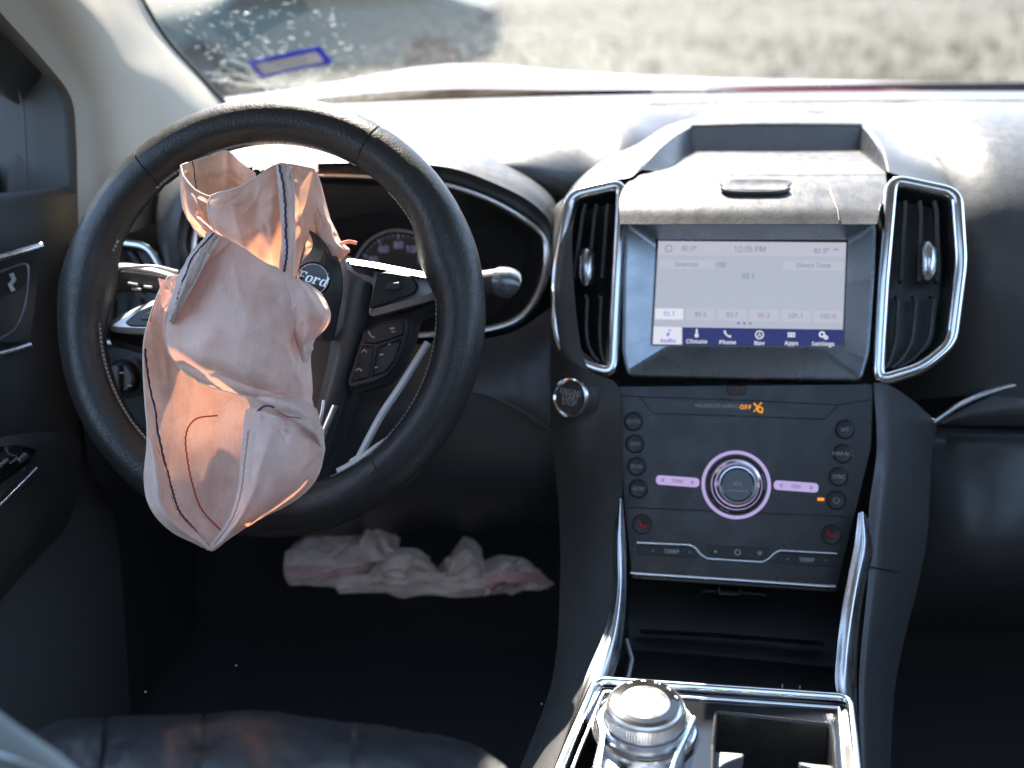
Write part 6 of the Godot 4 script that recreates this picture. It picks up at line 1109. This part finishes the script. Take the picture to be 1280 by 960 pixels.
	# armrest with window switches
	wpart(t, "armrest", sheet([[Vector3(-.601, .9099, -.7789), Vector3(-.5868, .9131, -.8143), Vector3(-.576, .9069, -.8566), Vector3(-.5714, .8908, -.905), Vector3(-.5697, .8678, -.9505), Vector3(-.5754, .8449, -.9736)], [Vector3(-.5812, .9007, -.7461), Vector3(-.5679, .8996, -.7798), Vector3(-.564, .8914, -.831), Vector3(-.5638, .8804, -.8808), Vector3(-.5704, .8564, -.9355), Vector3(-.5749, .8384, -.9605)], [Vector3(-.5672, .8501, -.708), Vector3(-.5547, .8529, -.743), Vector3(-.555, .8511, -.796), Vector3(-.5612, .8474, -.8583), Vector3(-.5693, .8358, -.9173), Vector3(-.5762, .8219, -.9542)], [Vector3(-.5793, .7981, -.7086), Vector3(-.5661, .806, -.7456), Vector3(-.56, .8095, -.7908), Vector3(-.5625, .812, -.8558), Vector3(-.571, .806, -.9169), Vector3(-.5795, .8056, -.9585)], [Vector3(-.6298, .7092, -.7548), Vector3(-.608, .7301, -.7871), Vector3(-.5907, .761, -.8331), Vector3(-.5856, .771, -.8912), Vector3(-.5869, .7733, -.9456), Vector3(-.5931, .7868, -.9819)]], 6, 6), M.door_black)
	wpart(t, "trim_line", tube(curve([Vector3(-.5645, .8617, -.7394), Vector3(-.5565, .8676, -.7857), Vector3(-.5538, .8722, -.8201), Vector3(-.5555, .8747, -.8583)], 5), 0.0022, 8), M.satin)
	var sp := wpart(t, "switch_panel", sheet([[Vector3(-.5849, .9196, -.7794), Vector3(-.5701, .9134, -.8114), Vector3(-.5631, .9031, -.8462), Vector3(-.5569, .8902, -.866)], [Vector3(-.5738, .9092, -.7588), Vector3(-.5609, .9015, -.7922), Vector3(-.5539, .8957, -.8254), Vector3(-.5544, .8869, -.8522)], [Vector3(-.5652, .8935, -.7403), Vector3(-.5545, .888, -.7774), Vector3(-.5534, .8869, -.8115), Vector3(-.5557, .883, -.8399)]], 5, 5), M.piano_black)
	for q in 3:
		var c: Vector3 = [Vector3(-.5591, .8987, -.8151), Vector3(-.5573, .8954, -.8259), Vector3(-.5558, .8937, -.8384)][q]
		part(sp, "window_switch", block(Vector3(0.006, 0.005, 0.014), 0.001), M.bezel_grey, base(c))
	# window frame, corner panel, door mirror outside
	wpart(t, "window_frame", tube(curve([Vector3(-.6592, 1.2878, -1.0171), Vector3(-.6419, 1.2716, -1.0351), Vector3(-.6186, 1.2415, -1.0541), Vector3(-.5997, 1.2072, -1.0711), Vector3(-.5927, 1.1829, -1.0846), Vector3(-.5885, 1.1566, -1.0809), Vector3(-.5879, 1.1181, -1.0722), Vector3(-.5902, 1.0875, -1.0714)], 6), 0.0085, 10), M.rubber_black)
	wpart(t, "corner_panel", sheet([[Vector3(-.759, 1.2647, -1.1773), Vector3(-.7185, 1.2399, -1.1631), Vector3(-.6646, 1.219, -1.1415), Vector3(-.6168, 1.1867, -1.1148), Vector3(-.6, 1.1795, -1.1038)], [Vector3(-.7641, 1.1996, -1.1634), Vector3(-.7238, 1.1993, -1.1582), Vector3(-.6698, 1.1916, -1.1414), Vector3(-.6165, 1.1697, -1.1086), Vector3(-.5981, 1.1626, -1.0979)], [Vector3(-.7627, 1.1266, -1.1367), Vector3(-.7224, 1.1269, -1.1318), Vector3(-.6686, 1.1283, -1.1183), Vector3(-.614, 1.1233, -1.092), Vector3(-.5956, 1.1205, -1.0828)], [Vector3(-.7552, 1.0674, -1.1053), Vector3(-.7213, 1.0689, -1.1106), Vector3(-.6676, 1.076, -1.0993), Vector3(-.61, 1.0847, -1.0783), Vector3(-.5917, 1.086, -1.0706)]], 6, 6), M.door_black)
	wpart(t, "corner_seam", tube(curve([Vector3(-.7008, 1.2244, -1.1438), Vector3(-.6746, 1.2009, -1.1281), Vector3(-.6608, 1.1696, -1.1153), Vector3(-.6567, 1.1305, -1.1015), Vector3(-.653, 1.0825, -1.0822)], 5), 0.0010, 6), M.hard_black)
	wpart(t, "window", sheet([[Vector3(-.7895, 1.4618, -.923), Vector3(-.7197, 1.4083, -.9992), Vector3(-.6717, 1.3305, -1.0633), Vector3(-.6948, 1.2629, -1.1319)], [Vector3(-.7831, 1.1297, -.8019), Vector3(-.7139, 1.1124, -.8912), Vector3(-.6672, 1.0958, -.9777), Vector3(-.6912, 1.0792, -1.0649)]], 4, 4), M.tinted_glass)
	var lower := part(t, "lower_panel", block(Vector3(0.05, 0.75, 2.2), 0.01), M.hard_black, base(Vector3(-0.06, -0.12, 1.5)))
	part(lower, "rear_window", block(Vector3(0.006, 0.46, 1.9), 0.001), M.privacy_glass, base(Vector3(0, 0.60, 0.1)))
	part(lower, "window_post", block(Vector3(0.05, 0.46, 0.12), 0.01), M.hard_black, base(Vector3(0, 0.60, -0.2)))
	var dm := thing("door_mirror", "dark door mirror housing outside the driver's window", "door mirror", base(Vector3(-0.90, 1.12, -1.22)))
	part(dm, "housing", lathe([Vector2(0.0, -0.11), Vector2(0.07, -0.10), Vector2(0.11, -0.04), Vector2(0.12, 0.02), Vector2(0.112, 0.05), Vector2(0.10, 0.05)], 32), M.hard_black, Transform3D(Basis.from_scale(Vector3(1.15, 0.85, 1.0))))
	part(dm, "mirror_glass", lathe([Vector2(0.0, 0.046), Vector2(0.10, 0.046), Vector2(0.10, 0.040)], 32), M.piano_black, Transform3D(Basis.from_scale(Vector3(1.15, 0.85, 1.0))))
	part(dm, "foot", block(Vector3(0.10, 0.05, 0.06), 0.01), M.hard_black, base(Vector3(0.14, -0.06, 0.0)))
	var mr := thing("mirror_edge", "pale curved edge of the door mirror seen through the driver's window above the corner panel", "trim", base(Vector3(-.6524, 1.2356, -1.0956)))  # pale edge of the door mirror, built as a separate strip
	wpart(mr, "strip", tube(curve([Vector3(-.6798, 1.2449, -1.0737), Vector3(-.6623, 1.2409, -1.0854), Vector3(-.6484, 1.2355, -1.0961), Vector3(-.6356, 1.2255, -1.105)], 5), [.003, .005, .006, .007, .007, .007, .007, .007, .007, .0065, .006, .0055, .005, .004, .003, .001], 10, false, 0.8), M.pillar_cloth)

func seat_and_floor():
	var t := thing("car_seat", "black leather driver's seat cushion, its front edge at the bottom", "car seat", base(Vector3(-.274, .787, -.5863)))
	var zoff := 0.0
	var pads := [[[Vector3(-.4028, .8197, -.5694), Vector3(-.3914, .8258, -.5733), Vector3(-.3757, .8273, -.5761), Vector3(-.3579, .8268, -.5784)], [Vector3(-.3759, .8466, -.5136), Vector3(-.3617, .853, -.5179), Vector3(-.3474, .8541, -.5253), Vector3(-.3315, .8546, -.5277)], [Vector3(-.3478, .8536, -.4505), Vector3(-.3306, .8572, -.4542), Vector3(-.3155, .8609, -.4577), Vector3(-.3004, .8613, -.4599)], [Vector3(-.3083, .8442, -.373), Vector3(-.2931, .8438, -.375), Vector3(-.2779, .8433, -.377), Vector3(-.2646, .843, -.3787)]],
		[[Vector3(-.3563, .8263, -.5784), Vector3(-.339, .8273, -.5812), Vector3(-.3155, .8276, -.5846), Vector3(-.2929, .827, -.5876)], [Vector3(-.3318, .851, -.5293), Vector3(-.3124, .8577, -.5285), Vector3(-.2909, .8589, -.532), Vector3(-.2726, .8545, -.5379)], [Vector3(-.3004, .8604, -.4596), Vector3(-.2789, .8703, -.4564), Vector3(-.2598, .8714, -.4595), Vector3(-.2451, .8622, -.468)], [Vector3(-.2646, .843, -.3787), Vector3(-.2432, .8501, -.3743), Vector3(-.2264, .8496, -.3765), Vector3(-.2148, .8416, -.3852)]],
		[[Vector3(-.2903, .8269, -.5879), Vector3(-.2605, .8266, -.592), Vector3(-.229, .8237, -.5953), Vector3(-.1975, .8193, -.5982)], [Vector3(-.2707, .8545, -.5381), Vector3(-.2378, .8606, -.5361), Vector3(-.2083, .858, -.5393), Vector3(-.1808, .8507, -.5454)], [Vector3(-.2434, .8621, -.4683), Vector3(-.2123, .8722, -.4644), Vector3(-.1847, .8698, -.4674), Vector3(-.1626, .8606, -.4741)], [Vector3(-.2133, .8415, -.3854), Vector3(-.1872, .8485, -.3816), Vector3(-.1611, .8477, -.385), Vector3(-.1442, .8396, -.3944)]],
		[[Vector3(-.1954, .8188, -.5983), Vector3(-.166, .814, -.6006), Vector3(-.1344, .8067, -.6024), Vector3(-.107, .797, -.6027), Vector3(-.0878, .781, -.5995), Vector3(-.0835, .7487, -.5882)], [Vector3(-.1794, .849, -.547), Vector3(-.1513, .8479, -.5456), Vector3(-.1257, .8374, -.5503), Vector3(-.1034, .8229, -.558), Vector3(-.0867, .8022, -.5627), Vector3(-.0838, .7639, -.564)], [Vector3(-.1611, .8595, -.4749), Vector3(-.1345, .8585, -.4743), Vector3(-.1144, .8478, -.4811), Vector3(-.094, .8315, -.488), Vector3(-.0785, .8048, -.5001), Vector3(-.0756, .7645, -.5056)], [Vector3(-.1426, .8395, -.3946), Vector3(-.1188, .8427, -.3942), Vector3(-.1001, .8383, -.4001), Vector3(-.0856, .8303, -.4091), Vector3(-.0732, .8185, -.4165), Vector3(-.0705, .7875, -.4353)]]]
	for p in pads:
		var fall := []
		for q in p[0]: fall.append(q + Vector3(0, -0.10, -0.02))
		var nose := []
		for q in p[0]: nose.append(q + Vector3(0, -0.035, -0.018))
		var g := dense([fall, nose, p[0], p[1], p[2], p[3]], 8, 8)
		g = crease(g, fnoise(14.0, 201, 3), 0.003)
		g = crease(g, fnoise(60.0, 203, 2, true), 0.0007)
		wpart(t, "cushion", skin(g), M.seat_leather)
	for e in [[Vector3(-.358, .8237, -.5792), Vector3(-.3342, .8491, -.5323), Vector3(-.3022, .8571, -.4621)], [Vector3(-.2924, .8243, -.5887), Vector3(-.2735, .8506, -.5414), Vector3(-.2457, .8588, -.4707)], [Vector3(-.1969, .8166, -.5993), Vector3(-.181, .8463, -.5487), Vector3(-.1629, .8557, -.4772)]]:
		wpart(t, "seam", tube(curve(e, 6), 0.0022, 8), M.hard_black)
	wpart(t, "piping", tube(curve([Vector3(-.3685, .8423, -.525), Vector3(-.358, .8493, -.529), Vector3(-.3459, .8518, -.5316), Vector3(-.3356, .8496, -.5323), Vector3(-.32, .8602, -.4966)], 6), 0.0016, 8), M.seat_leather)
	wpart(t, "base", sheet([[Vector3(-.4223, .804, -.5908), Vector3(-.2844, .798, -.6179), Vector3(-.1121, .7783, -.625)], [Vector3(-.3947, .7276, -.5367), Vector3(-.269, .7241, -.5531), Vector3(-.1118, .7197, -.5736)]], 4, 4), M.rubber_black)
	wpart(t, "backrest", plate_of(Vector3(0.46, 0.62, 0.12), Vector3(-0.335, 1.08, 0.02)), M.seat_leather)
	wpart(t, "headrest", plate_of(Vector3(0.26, 0.18, 0.09), Vector3(-0.335, 1.33, 0.08)), M.seat_leather)
	var ps := thing("passenger_seat", "black leather passenger seat to the right of the centre console", "car seat", base(Vector3(0.50, 0.75, -0.3)))
	part(ps, "cushion", block(Vector3(0.46, 0.14, 0.52), 0.03), M.seat_leather, base(Vector3(0, -0.03, -0.02)))
	part(ps, "backrest", block(Vector3(0.46, 0.62, 0.12), 0.03), M.seat_leather, base(Vector3(0, 0.33, 0.32)))
	part(ps, "headrest", block(Vector3(0.26, 0.18, 0.09), 0.03), M.seat_leather, base(Vector3(0, 0.58, 0.38)))
	var b := thing("seat_belt", "grey seat belt webbing crossing the bottom left corner", "seat belt", base(Vector3(-.3118, .9224, -.4266)))
	wpart(b, "webbing", sheet([[Vector3(-.3986, .943, -.4649), Vector3(-.3847, .9353, -.4554), Vector3(-.3715, .9215, -.4447), Vector3(-.3597, .9029, -.4341)], [Vector3(-.3553, .9379, -.453), Vector3(-.3447, .931, -.4444), Vector3(-.3347, .9191, -.435), Vector3(-.3256, .9043, -.4265)], [Vector3(-.3227, .9283, -.4401), Vector3(-.313, .923, -.432), Vector3(-.3037, .9147, -.4249), Vector3(-.295, .9059, -.4186)], [Vector3(-.2879, .9161, -.4276), Vector3(-.2802, .9132, -.4201), Vector3(-.2728, .9072, -.4135), Vector3(-.2665, .8999, -.4085)], [Vector3(-.2348, .8899, -.4039), Vector3(-.2295, .8881, -.3986), Vector3(-.2242, .8845, -.3927), Vector3(-.2209, .8771, -.3883)]], 6, 6), M.belt_webbing)
	wpart(b, "edge", tube(curve([Vector3(-.3814, .9281, -.435), Vector3(-.3368, .9241, -.4258), Vector3(-.3072, .922, -.4184), Vector3(-.2789, .9163, -.4106)], 6), 0.0016, 8), M.satin)
	# things on the black floor
	for q in [[Vector3(-.389, .6801, -.8532), "tiny pale glass crumb on the black carpet near the seat"], [Vector3(-.4501, .6888, -.7941), "tiny glass crumb at the foot of the door panel"], [Vector3(-.0994, .6689, -.8361), "tiny glass crumb on the carpet beside the console"]]:
		var m := MeshInstance3D.new(); m.name = numbered("glass_crumb"); m.mesh = block(Vector3(0.0018, 0.0014, 0.001), 0.0003); m.material_override = M.crushed_glass; m.position = q[0]
		tag(m, q[1], "glass crumb", "glass crumbs on the floor"); add_child(m)

func plate_of(s: Vector3, c: Vector3) -> ArrayMesh:
	var st := SurfaceTool.new(); st.begin(Mesh.PRIMITIVE_TRIANGLES)
	st.append_from(block(s, 0.03), 0, Transform3D(Basis(), c))
	return st.commit()
